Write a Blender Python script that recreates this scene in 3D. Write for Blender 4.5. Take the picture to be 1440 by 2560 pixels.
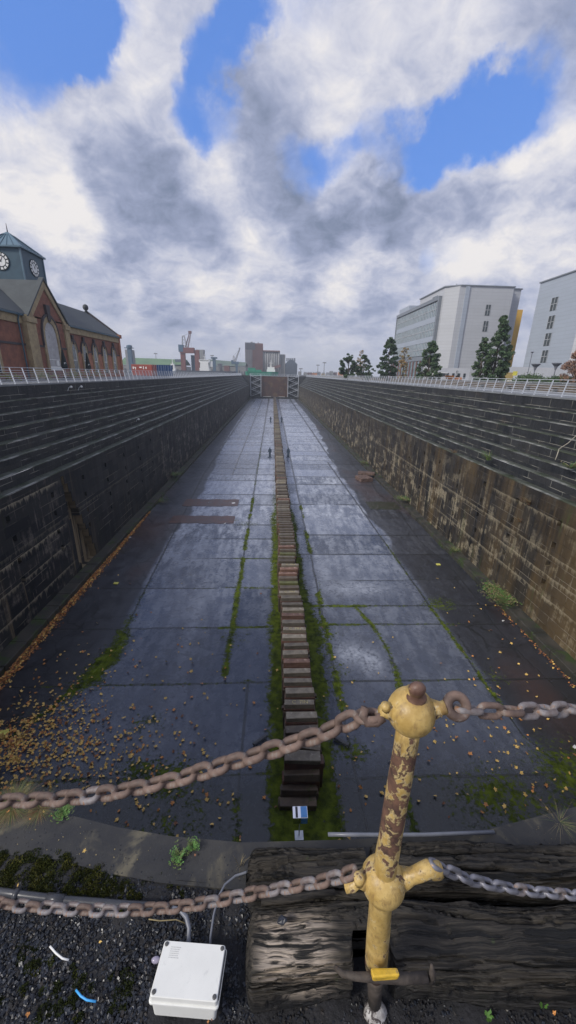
import bpy, bmesh, math, random
import numpy as np
from math import sin, cos, pi, radians, sqrt, atan2
from mathutils import Vector, Matrix, Euler

for o in list(bpy.data.objects): bpy.data.objects.remove(o)
HAZE = 0.00050
SC = bpy.context.scene
COL = SC.collection
R = random.Random(7)

# ------------------------------------------------------------------ camera
EYE = 1.16                      # above the coping of the dock (z = 0)
YAW, PITCH, ROLL, FPX = 2.5677, 19.679, 1.3, 962.0
cam_d = bpy.data.cameras.new('camera'); cam = bpy.data.objects.new('camera', cam_d); COL.objects.link(cam)
CR = Matrix.Rotation(radians(-YAW), 3, 'Z') @ Matrix.Rotation(radians(90 - PITCH), 3, 'X') @ Matrix.Rotation(radians(ROLL), 3, 'Z')
cam.matrix_world = Matrix.Translation((0, 0, EYE)) @ CR.to_4x4()
cam_d.sensor_fit = 'VERTICAL'; cam_d.sensor_height = 36; cam_d.lens = FPX / 2560 * 36
cam_d.clip_start = 0.02; cam_d.clip_end = 9000
SC.camera = cam
def ray(px, py): return CR @ Vector(((px - 720) / FPX, -(py - 1280) / FPX, -1))
EV = Vector((0, 0, EYE))
def atd(px, py, d): return EV + ray(px, py) * d
def atY(px, py, Y): r = ray(px, py); return EV + r * (Y / r.y)
def atX(px, py, X): r = ray(px, py); return EV + r * (X / r.x)
def atZ(px, py, Z): r = ray(px, py); return EV + r * ((Z - EYE) / r.z)

# ------------------------------------------------------------------ sun and sky
SUN_EL, SUN_AZ = 38.0, -120.0   # azimuth from +Y towards +X; negative = from the left and behind
sd = bpy.data.lights.new('sun', 'SUN'); so = bpy.data.objects.new('sun', sd); COL.objects.link(so)
sd.energy = 1.5; sd.angle = radians(14); sd.color = (1.0, 0.95, 0.87)
_s = Vector((sin(radians(SUN_AZ)) * cos(radians(SUN_EL)), cos(radians(SUN_AZ)) * cos(radians(SUN_EL)), sin(radians(SUN_EL))))
so.rotation_euler = _s.to_track_quat('Z', 'Y').to_euler()
SC.view_settings.view_transform = 'Standard'; SC.view_settings.look = 'None'
SC.view_settings.exposure = 1.02; SC.view_settings.gamma = 1.0

class NT:
    """small wrapper for building node trees"""
    def __init__(s, tree): s.t = tree; s.n = tree.nodes; s.l = tree.links; s.n.clear()
    def new(s, typ, ins=None, **kw):
        nd = s.n.new(typ)
        for k, v in kw.items(): setattr(nd, k, v)
        for k, v in (ins or {}).items(): s.put(nd.inputs[k], v)
        return nd
    def put(s, sock, v):
        if isinstance(v, bpy.types.NodeSocket): s.l.new(v, sock)
        elif isinstance(v, bpy.types.Node): s.l.new(v.outputs[0], sock)
        else:
            if sock.type == 'RGBA' and len(v) == 3: v = (*v, 1)
            sock.default_value = v
    def math(s, op, a, b=0.0, c=None, clamp=False):
        nd = s.new('ShaderNodeMath', operation=op, use_clamp=clamp); s.put(nd.inputs[0], a); s.put(nd.inputs[1], b)
        if c is not None: s.put(nd.inputs[2], c)
        return nd.outputs[0]
    def vmath(s, op, a, b=None, sc=None):
        nd = s.new('ShaderNodeVectorMath', operation=op); s.put(nd.inputs[0], a)
        if b is not None: s.put(nd.inputs[1], b)
        if sc is not None: s.put(nd.inputs['Scale'], sc)
        return nd.outputs['Value'] if op in ('DOT_PRODUCT', 'LENGTH') else nd.outputs[0]
    def mix(s, f, a, b, mode='MIX'):
        nd = s.new('ShaderNodeMix', data_type='RGBA', blend_type=mode)
        s.put(nd.inputs[0], f); s.put(nd.inputs[6], a); s.put(nd.inputs[7], b); return nd.outputs[2]
    def rng(s, v, a, b, c=0.0, d=1.0, smooth=True):
        nd = s.new('ShaderNodeMapRange', interpolation_type='SMOOTHSTEP' if smooth else 'LINEAR')
        for i, x in enumerate((v, a, b, c, d)): s.put(nd.inputs[i], x)
        return nd.outputs[0]
    def noise(s, vec, scale, detail=4, rough=.55, dist=0.0, color=False):
        nd = s.new('ShaderNodeTexNoise'); s.put(nd.inputs['Vector'], vec)
        for k, v in (('Scale', scale), ('Detail', detail), ('Roughness', rough), ('Distortion', dist)): s.put(nd.inputs[k], v)
        return nd.outputs[1] if color else nd.outputs[0]
    def coord(s, kind='Object'): return s.new('ShaderNodeTexCoord').outputs[kind]
    def scl(s, v, x, y, z, loc=(0, 0, 0)):
        nd = s.new('ShaderNodeMapping'); s.put(nd.inputs[0], v); nd.inputs['Scale'].default_value = (x, y, z); nd.inputs['Location'].default_value = loc
        return nd.outputs[0]

world = bpy.data.worlds.new("World"); SC.world = world; world.use_nodes = True
def build_sky():
    w = NT(world.node_tree)
    out = w.new('ShaderNodeOutputWorld'); bg = w.new('ShaderNodeBackground'); w.l.new(bg.outputs[0], out.inputs[0])
    sky = w.new('ShaderNodeTexSky', sky_type='NISHITA', sun_disc=False)
    sky.sun_elevation = radians(SUN_EL); sky.sun_rotation = radians(SUN_AZ); sky.air_density = 1.2; sky.dust_density = .4; sky.ozone_density = 3.0
    d = w.vmath('NORMALIZE', w.coord('Generated'))
    sep = w.new('ShaderNodeSeparateXYZ', {0: d})
    z = w.math('MAXIMUM', sep.outputs[2], 0.0)
    k = w.math('DIVIDE', 1.0, w.math('ADD', z, 0.22))
    p = w.vmath('SCALE', d, sc=k)                       # the cloud layer seen in perspective
    nb = w.noise(p, 1.6, 6, .55, .2)
    p2 = w.vmath('SCALE', d, sc=w.math('DIVIDE', 1.0, w.math('ADD', z, 0.42)))
    nf = w.noise(p2, 5.2, 8, .6, .35)
    nw = w.noise(p2, 13.0, 7, .65, .6)
    warp = w.noise(d, 3.2, 7, .62, 0, True)
    wv = w.vmath('SCALE', w.vmath('SUBTRACT', warp, (.5, .5, .5)), sc=.30)
    dw = w.vmath('NORMALIZE', w.vmath('ADD', d, wv))
    def blobs(lst):
        acc = None
        for px, py, rad, amp in lst:
            r = ray(px, py).normalized()
            dt = w.vmath('DOT_PRODUCT', dw, tuple(r))
            v = w.rng(dt, cos(radians(rad)), cos(radians(rad * .15)), 0.0, amp)
            acc = v if acc is None else w.math('ADD', acc, v)
        return acc
    blue = blobs([(190, 30, 5, .95), (245, 90, 4, .9), (310, 10, 3.6, .7), (100, 0, 4.5, .6), (20, 120, 5, .75), (50, 60, 5, .6), (555, 150, 3.2, .8), (548, 230, 3.2, .8), (530, 330, 4.2, 1.0), (600, 90, 3.4, .7), (630, 30, 3.4, .7), (490, 360, 3, .5),
                  (1140, 300, 5.2, 1.15), (1050, 325, 4.4, .95), (960, 320, 3.6, .7), (1220, 250, 4.4, 1.1), (1290, 160, 3.6, .75), (1340, 220, 3, .5), (1300, 280, 3.2, .5), (790, 410, 4, .8), (860, 370, 3.5, .6), (1080, 350, 4, .6), (900, 400, 3, .3), (1100, 650, 2.5, .6), (1180, 640, 2, .4),
                  (700, 600, 2, .35), (1300, 890, 3, .5), (700, -700, 16, .9), (-200, -500, 12, .9), (1800, -100, 12, .9), (-500, 300, 10, .8), (2000, 700, 10, .8)])
    dark = blobs([(380, 455, 5.5, .75), (310, 440, 4.5, .5), (440, 470, 5, .4), (600, 30, 4, .3), (700, 330, 7, .6), (620, 350, 5, .35), (760, 350, 6, .5), (820, 520, 7, .7), (960, 450, 6, .6), (900, 520, 6, .5), (1050, 500, 6, .5), (1180, 560, 7, .6), (1300, 470, 6, .3), (740, 560, 5, .45), (1020, 590, 5, .4),
                  (300, 560, 5, .4), (500, 520, 5, .3), (700, 700, 7, .3), (420, 640, 6, .35), (300, 650, 6, .3), (930, 740, 4, .5), (560, 830, 9, .3), (800, 870, 8, .25), (1000, 340, 4, .3), (500, 30, 5, .25), (60, 780, 8, .15), (1400, 540, 6, .3), (1320, 40, 6, .5), (1430, 60, 6, .4), (130, 220, 5, .2), (860, 620, 4, .35), (620, 760, 4, .2)])
    lite = blobs([(890, 385, 3.2, .9), (870, 470, 3, .6), (520, 420, 5, .55), (560, 540, 4, .5), (170, 560, 5, .6), (210, 600, 4, .55), (60, 330, 7, .4), (60, 430, 7, .45), (400, 230, 6, .35), (240, 230, 6, .25), (420, 80, 6, .3), (640, 640, 5, .5), (545, 720, 4, .7), (690, 730, 3.5, .5), (850, 740, 4, .7), (960, 700, 4, .4), (1280, 640, 6, .7), (1180, 670, 5, .7),
                  (1400, 630, 6, .5), (1240, 345, 5, .6), (1390, 310, 6, .6), (1120, 400, 4, .4), (1020, 385, 2.5, .7), (860, 660, 4, .5), (780, 100, 9, .35), (940, 90, 8, .35), (1130, 130, 6, .3), (1090, 600, 3, .4), (1250, 590, 3.5, .4), (40, 600, 7, .35), (380, 740, 3, .4), (440, 690, 4, .35), (1330, 400, 5, .4), (760, 640, 4, .3)])
    low = w.rng(z, .45, .85, 1.0, .45)                  # clouds overhead are soft, those lower down billowy
    bm = w.math('ADD', blue, w.math('MULTIPLY', w.math('SUBTRACT', nf, .5), 1.1))
    fac_blue = w.math('MULTIPLY', w.rng(bm, .14, 1.6), w.rng(z, .04, .16))
    tone = w.math('ADD', .50, w.math('MULTIPLY', w.math('MULTIPLY', w.math('SUBTRACT', nf, .5), 1.05), low))
    tone = w.math('ADD', tone, w.math('MULTIPLY', w.math('MULTIPLY', w.math('SUBTRACT', nw, .5), .85), low))
    tone = w.math('ADD', tone, w.math('MULTIPLY', w.math('SUBTRACT', nb, .5), .5))
    tone = w.math('ADD', tone, w.math('MULTIPLY', lite, .44))
    tone = w.math('SUBTRACT', tone, w.math('MULTIPLY', dark, .24))
    lowhaze = w.rng(z, .0, .13, 1, 0)
    tone = w.math('ADD', w.math('MULTIPLY', tone, w.math('SUBTRACT', 1.0, w.math('MULTIPLY', lowhaze, .7))), w.math('MULTIPLY', lowhaze, .62))
    ramp = w.new('ShaderNodeValToRGB'); w.put(ramp.inputs[0], tone)
    e = ramp.color_ramp.elements; e[0].position = 0.0; e[0].color = (*[SKYK * x for x in (1.7, 2.1, 3.1)], 1); e[1].position = 1.0; e[1].color = (*[SKYK * x for x in (7.9, 7.6, 7.5)], 1)
    for pos, c in ((.28, (2.85, 3.25, 4.6)), (.5, (4.2, 4.5, 5.75)), (.75, (6.0, 6.05, 6.8))):
        x = ramp.color_ramp.elements.new(pos); x.color = (*[SKYK * q for q in c], 1)
    bl = w.mix(1.0, sky.outputs[0], (.66, .95, 1.30), 'MULTIPLY')
    bl = w.mix(w.rng(z, .1, .7, .8, .75), bl, tuple(SKYK * q for q in (1.0, 2.2, 6.1)))
    colr = w.mix(fac_blue, ramp.outputs[0], bl)
    w.put(bg.inputs[0], colr); bg.inputs[1].default_value = 0.1
SKYK = 0.575
build_sky()

# ------------------------------------------------------------------ mesh helpers
class MB:
    def __init__(s): s.v = []; s.f = []; s.m = []; s.mi = 0
    def add(s, vs, fs):
        b = len(s.v); s.v += [tuple(v) for v in vs]
        for f in fs: s.f.append([b + i for i in f]); s.m.append(s.mi)
        return s
    def box(s, c, d, rz=0.0, M=None):
        x, y, z = (k / 2 for k in d)
        vs = [(-x, -y, -z), (x, -y, -z), (x, y, -z), (-x, y, -z), (-x, -y, z), (x, -y, z), (x, y, z), (-x, y, z)]
        if M is None: M = Matrix.Rotation(rz, 3, 'Z') if rz else Matrix.Identity(3)
        vs = [M @ Vector(v) + Vector(c) for v in vs]
        return s.add(vs, [(0, 3, 2, 1), (4, 5, 6, 7), (0, 1, 5, 4), (1, 2, 6, 5), (2, 3, 7, 6), (3, 0, 4, 7)])
    def bb(s, x0, x1, y0, y1, z0, z1): return s.box(((x0 + x1) / 2, (y0 + y1) / 2, (z0 + z1) / 2), (abs(x1 - x0), abs(y1 - y0), abs(z1 - z0)))
    def ring_loft(s, rings, closed=False, cap=True):
        n = len(rings[0]); vs = [p for r in rings for p in r]; fs = []
        m = len(rings)
        for i in range(m - 1 + (1 if closed else 0)):
            a = i * n; b = ((i + 1) % m) * n
            for j in range(n): k = (j + 1) % n; fs.append((a + j, a + k, b + k, b + j))
        if cap and not closed:
            fs.append(tuple(range(n - 1, -1, -1))); fs.append(tuple((m - 1) * n + j for j in range(n)))
        return s.add(vs, fs)
    def tube(s, pts, r, n=10, closed=False, cap=True):
        pts = [Vector(p) for p in pts]; m = len(pts); rr = r if hasattr(r, '__len__') else [r] * m
        rings = []; up = None
        for i, p in enumerate(pts):
            if closed: t = pts[(i + 1) % m] - pts[i - 1]
            else: t = pts[min(i + 1, m - 1)] - pts[max(i - 1, 0)]
            t.normalize()
            if up is None:
                a = Vector((0, 0, 1)) if abs(t.z) < .9 else Vector((1, 0, 0)); up = (a - t * a.dot(t)).normalized()
            else: up = (up - t * up.dot(t)).normalized()
            q = t.cross(up)
            rings.append([p + (up * cos(2 * pi * j / n) + q * sin(2 * pi * j / n)) * rr[i] for j in range(n)])
        return s.ring_loft(rings, closed, cap)
    def beam(s, a, b, w, h=None):
        a = Vector(a); b = Vector(b); t = (b - a); L = t.length; t.normalize(); h = h or w
        u = Vector((0, 0, 1)) if abs(t.z) < .95 else Vector((0, 1, 0)); q = t.cross(u).normalized(); u = q.cross(t)
        M = Matrix((q, t, u)).transposed()
        return s.box((a + b) / 2, (w, L, h), M=M)
    def lathe(s, prof, c=(0, 0, 0), n=16, M=None):
        rings = [[Vector((r * cos(2 * pi * j / n), r * sin(2 * pi * j / n), z)) for j in range(n)] for r, z in prof]
        if M: rings = [[M @ p for p in r] for r in rings]
        c = Vector(c); rings = [[p + c for p in r] for r in rings]
        return s.ring_loft(rings)
    def sphere(s, c, r, n=12, sc=(1, 1, 1)):
        rings = []
        for i in range(1, n):
            a = pi * i / n; rings.append([Vector(c) + Vector((r * sin(a) * cos(2 * pi * j / (2 * n)) * sc[0], r * sin(a) * sin(2 * pi * j / (2 * n)) * sc[1], -r * cos(a) * sc[2])) for j in range(2 * n)])
        return s.ring_loft(rings)
    def prism(s, poly, a, b):
        """poly: list of points, a,b: offset vectors of the two ends"""
        n = len(poly); a = Vector(a); b = Vector(b)
        vs = [Vector(p) + a for p in poly] + [Vector(p) + b for p in poly]
        fs = [tuple(range(n - 1, -1, -1)), tuple(range(n, 2 * n))] + [(i, (i + 1) % n, n + (i + 1) % n, n + i) for i in range(n)]
        return s.add(vs, fs)
    def build(s, name, mats, parent=None, smooth=False, bevel=0.0, loc=None, seg=2, fix=True):
        me = bpy.data.meshes.new(name); me.from_pydata(s.v, [], s.f)
        if not isinstance(mats, (list, tuple)): mats = [mats]
        for m in mats: me.materials.append(m)
        if len(mats) > 1: me.polygons.foreach_set('material_index', s.m)
        if fix:
            bm = bmesh.new(); bm.from_mesh(me); bmesh.ops.recalc_face_normals(bm, faces=bm.faces)
            if bevel:
                bmesh.ops.bevel(bm, geom=bm.edges[:], offset=bevel, segments=seg, affect='EDGES', profile=.6)
            bm.to_mesh(me); bm.free()
        if smooth: me.polygons.foreach_set('use_smooth', [True] * len(me.polygons))
        me.update()
        o = bpy.data.objects.new(name, me); COL.objects.link(o)
        if parent: o.parent = parent
        if loc: o.location = loc
        return o

def tag(o, label=None, cat=None, group=None, kind=None):
    if label: o['label'] = label
    if cat: o['category'] = cat
    if group: o['group'] = group
    if kind: o['kind'] = kind
    return o
def empty(name, label, cat, loc=(0, 0, 0), group=None, rz=0.0):
    o = bpy.data.objects.new(name, None); COL.objects.link(o); o.location = loc; o.rotation_euler.z = rz
    o.empty_display_size = .3
    return tag(o, label, cat, group)
def copy_tree(o, parent=None):
    c = o.copy(); COL.objects.link(c); c.parent = parent
    for ch in o.children: copy_tree(ch, c)
    return c
def npmesh(name, V, F, mats, mi=None, parent=None, smooth=False, attrs=None):
    """fast mesh from numpy quads"""
    me = bpy.data.meshes.new(name); k = F.shape[1]
    me.vertices.add(len(V)); me.vertices.foreach_set('co', V.astype(np.float32).ravel())
    me.loops.add(F.size); me.loops.foreach_set('vertex_index', F.astype(np.int32).ravel())
    me.polygons.add(len(F)); me.polygons.foreach_set('loop_start', np.arange(0, F.size, k, dtype=np.int32)); me.polygons.foreach_set('loop_total', np.full(len(F), k, dtype=np.int32))
    for m in (mats if isinstance(mats, (list, tuple)) else [mats]): me.materials.append(m)
    if mi is not None: me.polygons.foreach_set('material_index', mi.astype(np.int32))
    for an, a in (attrs or {}).items():
        at = me.attributes.new(an, 'FLOAT', 'POINT'); at.data.foreach_set('value', a.astype(np.float32).ravel())
    me.polygons.foreach_set('use_smooth', np.full(len(F), smooth))
    me.update(calc_edges=True)
    o = bpy.data.objects.new(name, me); COL.objects.link(o)
    if parent: o.parent = parent
    return o
def vnoise(x, y, seed=0, oct=4, rough=.5):
    x = np.asarray(x, float); y = np.asarray(y, float); out = np.zeros(np.broadcast(x, y).shape); amp = 1; tot = 0
    for o in range(oct):
        xs = x * 2 ** o + seed * 17.13 + o * 5.7; ys = y * 2 ** o - seed * 9.71 + o * 3.1
        xi = np.floor(xs); yi = np.floor(ys); fx = xs - xi; fy = ys - yi; fx = fx * fx * (3 - 2 * fx); fy = fy * fy * (3 - 2 * fy)
        def h(a, b):
            n = np.sin(a * 127.1 + b * 311.7 + seed * 1.37 + o) * 43758.5453; return n - np.floor(n)
        v = (h(xi, yi) * (1 - fx) + h(xi + 1, yi) * fx) * (1 - fy) + (h(xi, yi + 1) * (1 - fx) + h(xi + 1, yi + 1) * fx) * fy
        out += v * amp; tot += amp; amp *= rough
    return out / tot
def sst(a, b, x): t = np.clip((x - a) / (b - a), 0, 1); return t * t * (3 - 2 * t)

# ------------------------------------------------------------------ materials
def mat(name, col, rough=.7, metal=0.0, var=.25, nscale=4.0, bump=.0, bscale=30.0, col2=None, spots=None, spec=.5, coord='Object', bdist=.01, obvar=0.0):
    m = bpy.data.materials.new(name); m.use_nodes = True; n = NT(m.node_tree)
    out = n.new('ShaderNodeOutputMaterial'); b = n.new('ShaderNodeBsdfPrincipled'); n.l.new(b.outputs[0], out.inputs[0])
    c = n.coord(coord); nz = n.noise(c, nscale, 6, .6, .3)
    c2 = col2 or tuple(x * (1 - var) for x in col); c1 = tuple(min(1, x * (1 + var)) for x in col) if not col2 else col
    cc = n.mix(n.rng(nz, .3, .7), c2, c1)
    if spots:
        sc, lo, hi, sc_col = spots
        cc = n.mix(n.rng(n.noise(c, sc, 5, .6, .5), lo, hi), cc, sc_col)
    if obvar:
        oi = n.new('ShaderNodeObjectInfo').outputs['Random']
        cc = n.mix(1.0, cc, n.new('ShaderNodeCombineColor', {0: n.rng(oi, 0, 1, 1 - obvar, 1 + obvar, False), 1: n.rng(oi, 0, 1, 1 - obvar, 1 + obvar, False), 2: n.rng(oi, 0, 1, 1 - obvar, 1 + obvar * .9, False)}).outputs[0], 'MULTIPLY')
    n.put(b.inputs['Base Color'], cc); n.put(b.inputs['Roughness'], n.rng(nz, .2, .8, max(.03, rough - .1), min(1, rough + .1)))
    b.inputs['Metallic'].default_value = metal; b.inputs['Specular IOR Level'].default_value = spec
    if bump:
        bp = n.new('ShaderNodeBump', {'Strength': bump, 'Distance': bdist, 'Height': n.noise(c, bscale, 6, .6)}); n.l.new(bp.outputs[0], b.inputs['Normal'])
    m['_'] = 1
    return m
M = {}
M['conc_dark'] = mat('dark_concrete', (.055, .052, .046), .75, var=.35, nscale=9, bump=.4, bscale=60, spots=(22, .66, .7, (.2, .19, .17)), bdist=.003)
M['cop'] = mat('coping_stone', (.20, .21, .22), .45, var=.25, nscale=.8, bump=.2)
M['paving'] = mat('paving', (.2, .205, .21), .5, var=.2, nscale=.3)
M['asphalt'] = mat('asphalt', (.07, .07, .072), .7, var=.2, nscale=.5)
M['steel'] = mat('galvanised_steel', (.62, .65, .70), .42, .3, var=.15, nscale=3)
M['rust'] = mat('rusted_iron', (.16, .085, .055), .8, var=.4, nscale=6, bump=.5, bscale=50, spots=(9, .55, .7, (.09, .06, .05)))
M['soil'] = mat('dark_soil', (.014, .014, .017), .8, var=.5, nscale=30, bump=.8, bscale=90, bdist=.006)
M['slate'] = mat('slate_chip', (.015, .018, .026), .38, var=.45, nscale=25, bump=.2, spots=(60, .68, .76, (.11, .11, .115)))
M['slate_pale'] = mat('pale_slate_chip', (.032, .036, .048), .42, var=.4, nscale=25)
M['slate_brown'] = mat('brown_chip', (.026, .022, .020), .5, var=.4, nscale=25)
M['moss'] = mat('moss', (.075, .082, .018), .95, col2=(.03, .038, .012), nscale=22, bump=.6, bscale=200, spec=.1, bdist=.004)
M['moss_olive'] = mat('olive_moss', (.12, .115, .028), .95, col2=(.045, .048, .015), nscale=30, spec=.1)
M['moss_dark'] = mat('dark_moss', (.03, .038, .014), .95, nscale=30, spec=.1)
M['leaf_y'] = mat('yellow_leaf', (.68, .45, .13), .6, var=.3, nscale=5)
M['leaf_o'] = mat('orange_leaf', (.52, .22, .06), .6, var=.35, nscale=5)
M['leaf_b'] = mat('brown_leaf', (.2, .085, .04), .65, var=.35, nscale=5)
M['grass'] = mat('grass_blade', (.1, .14, .035), .7, var=.4, nscale=9)
M['grass_dry'] = mat('dry_grass_blade', (.25, .2, .1), .8, var=.3, nscale=9)
M['leafgreen'] = mat('green_leaf', (.09, .2, .04), .6, var=.35, nscale=40)
M['whitebox'] = mat('off_white_plastic', (.80, .80, .76), .35, var=.03, nscale=14, spots=(34, .6, .75, (.66, .66, .63)))
M['darkplastic'] = mat('dark_plastic', (.05, .05, .055), .4)
M['conduit'] = mat('grey_conduit', (.16, .17, .2), .35, var=.1, nscale=20)
M['conduit_dark'] = mat('black_conduit', (.05, .052, .06), .33, var=.15, nscale=20)
M['white'] = mat('white_paint', (.78, .78, .76), .5, var=.06)
M['black'] = mat('black_fabric', (.012, .02, .022), .8)
M['brick'] = None

def stonewall(name, side):
    """coursed wet granite of the dock's lower wall; side -1 = left, 1 = right"""
    m = bpy.data.materials.new(name); m.use_nodes = True; n = NT(m.node_tree)
    out = n.new('ShaderNodeOutputMaterial'); b = n.new('ShaderNodeBsdfPrincipled'); n.l.new(b.outputs[0], out.inputs[0])
    c = n.coord('Object'); s = n.new('ShaderNodeSeparateXYZ', {0: c}); Y, Z = s.outputs[1], s.outputs[2]
    uv = n.new('ShaderNodeCombineXYZ', {0: Y, 1: Z, 2: 0.0}).outputs[0]
    wob = n.vmath('ADD', uv, n.vmath('SCALE', n.noise(uv, 1.2, 3, .5, 0, True), sc=.05))
    br = n.new('ShaderNodeTexBrick', {'Vector': wob, 'Color1': (0, 0, 0), 'Color2': (1, 1, 1), 'Mortar': (.5, .5, .5), 'Scale': 1.0, 'Mortar Size': .018, 'Mortar Smooth': .35, 'Bias': 0.0, 'Brick Width': 2.4 if side < 0 else 1.7, 'Row Height': .66})
    mort = br.outputs['Fac']; btone = n.new('ShaderNodeSeparateColor', {0: br.outputs[0]}).outputs[0]
    big = n.noise(uv, .22, 4, .55, .3)
    fine = n.noise(uv, 7, 6, .65)
    streak = n.noise(n.scl(uv, 1.7, .055, 1), 1.0, 6, .62, .25)
    streak2 = n.noise(n.scl(uv, .55 if side > 0 else 1.1, .06, 1, (7.7, 3, 0)), 1.0, 7, .66, .3)
    streak3 = n.noise(n.scl(uv, 2.6, .09, 1, (1.7, 9, 0)), 1.0, 6, .65, .3)
    if side < 0:
        base = n.mix(n.rng(streak, .35, .7), (.006, .008, .012), (.022, .022, .025))
        brown = (.26, .20, .12); fb = n.math('MULTIPLY', n.rng(streak2, .56, .72), n.math('ADD', n.rng(Y, 31, 26, 0, .6), n.rng(Z, -8, -13.5, 0, .35)))
        slot = n.math('MULTIPLY', n.rng(Y, 26.2, 26.9), n.rng(Y, 31.2, 30.4)); fb = n.math('MAXIMUM', fb, n.math('MULTIPLY', slot, n.math('MULTIPLY', n.rng(streak3, .40, .55), n.rng(n.new('ShaderNodeSeparateXYZ', {0: c}).outputs[0], -14.905, -14.95))))
        pale_y = n.math('ADD', n.rng(Y, 44, 58, 0.05, 1), n.math('MULTIPLY', n.rng(Y, 28, 25.5), .5)); lowz = n.rng(Z, -5.8, -10.5, .45, 1.0)
        palec = (.36, .31, .26); hi = .60
    else:
        base = n.mix(n.rng(streak, .35, .7), (.009, .009, .011), (.045, .038, .029))
        brown = (.125, .085, .04); fb = n.math('MULTIPLY', n.rng(streak2, .40, .70), n.rng(Y, 62, 34, .2, .85))
        fb = n.math('MAXIMUM', fb, n.rng(Y, 22.5, 17.5, 0, .8))
        pale_y = n.rng(Y, 22, 34, .55, 1.0); lowz = n.rng(Z, -5.8, -10, .25, 1.0)
        palec = (.42, .36, .25); hi = .585
    col = n.mix(n.math('MULTIPLY', n.rng(btone, 0, 1), .35), base, (.06, .056, .052))
    col = n.mix(fb, col, brown)
    # lime efflorescence: patches that follow the courses, drips below open joints, runs that follow gravity
    pat = n.math('MULTIPLY', n.rng(n.math('ADD', n.math('MULTIPLY', n.noise(n.scl(uv, .5, .75, 1, (3, 3, 0)), 1.0, 5, .6), .55), n.math('MULTIPLY', streak3, .45)), .51, hi), n.math('MULTIPLY', pale_y, lowz))
    pat = n.math('MULTIPLY', pat, n.rng(fine, .3, .62, .25, 1))
    col = n.mix(n.math('MULTIPLY', pat, .75), col, palec)
    dl = n.noise(n.scl(uv, 3.2, .02, 1), 1, 5, .75)
    for zl, ya, yb2, st in (((-6.15, 27.0, 25.8, .8), (-9.35, 27.0, 25.8, .9), (-10.85, 27.0, 25.8, .7), (-12.5, 27.2, 26, .7), (-8.9, 60, 45, .25)) if side < 0 else ((-6.75, 28.5, 27.5, .45), (-8.9, 70, 50, .45), (-10.2, 27.5, 26.5, .55), (-11.6, 45, 30, .5))):
        zo = n.math('ADD', zl, n.math('MULTIPLY', n.math('SUBTRACT', n.noise(uv, .8, 3), .5), .12))
        t = n.math('SUBTRACT', zo, Z)
        L_ = n.rng(dl, .35, .75, .03, .75)
        f = n.math('MULTIPLY', n.math('MULTIPLY', n.rng(n.math('DIVIDE', t, L_), 0, 1, 1, 0), n.math('GREATER_THAN', t, 0.0)), n.math('MULTIPLY', n.rng(Y, ya, yb2), st))
        col = n.mix(n.math('MULTIPLY', f, n.rng(fine, .25, .6, .35, 1)), col, (.40, .35, .25))
    run = n.math('MULTIPLY', n.rng(n.noise(n.scl(uv, 3.4, .16, 1, (11, 3, 0)), 1.0, 4, .6), .655, .69), n.math('MULTIPLY', pale_y, lowz))
    col = n.mix(n.math('MULTIPLY', run, .75), col, palec)
    jm = n.math('MULTIPLY', mort, n.rng(n.noise(n.scl(uv, .25, .8, 1), 1, 4, .6), .49, .6))
    col = n.mix(n.math('MULTIPLY', jm, n.math('MULTIPLY', .85, lowz)), col, (.42, .37, .29))
    col = n.mix(n.math('MULTIPLY', mort, .3), col, (.015, .015, .015))
    gr = n.math('MULTIPLY', n.rng(n.noise(n.scl(uv, .9, .12, 1, (2, 5, 0)), 1, 4, .6), .6, .7), n.rng(Y, 34, 24, .15, .75))
    col = n.mix(gr, col, (.045, .075, .02) if side > 0 else (.03, .035, .016))
    n.put(b.inputs['Base Color'], col)
    n.put(b.inputs['Roughness'], n.rng(streak, .3, .7, .5, .72)); b.inputs['Specular IOR Level'].default_value = .25
    hgt = n.math('ADD', n.math('MULTIPLY', fine, .5), n.math('SUBTRACT', n.math('MULTIPLY', btone, .35), n.math('MULTIPLY', mort, 1.0)))
    bp = n.new('ShaderNodeBump', {'Strength': .7, 'Distance': .03, 'Height': hgt}); n.l.new(bp.outputs[0], b.inputs['Normal'])
    return m
M['wallL'] = stonewall('wet_dock_stone_dark', -1); M['wallR'] = stonewall('wet_dock_stone_brown', 1)

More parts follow.
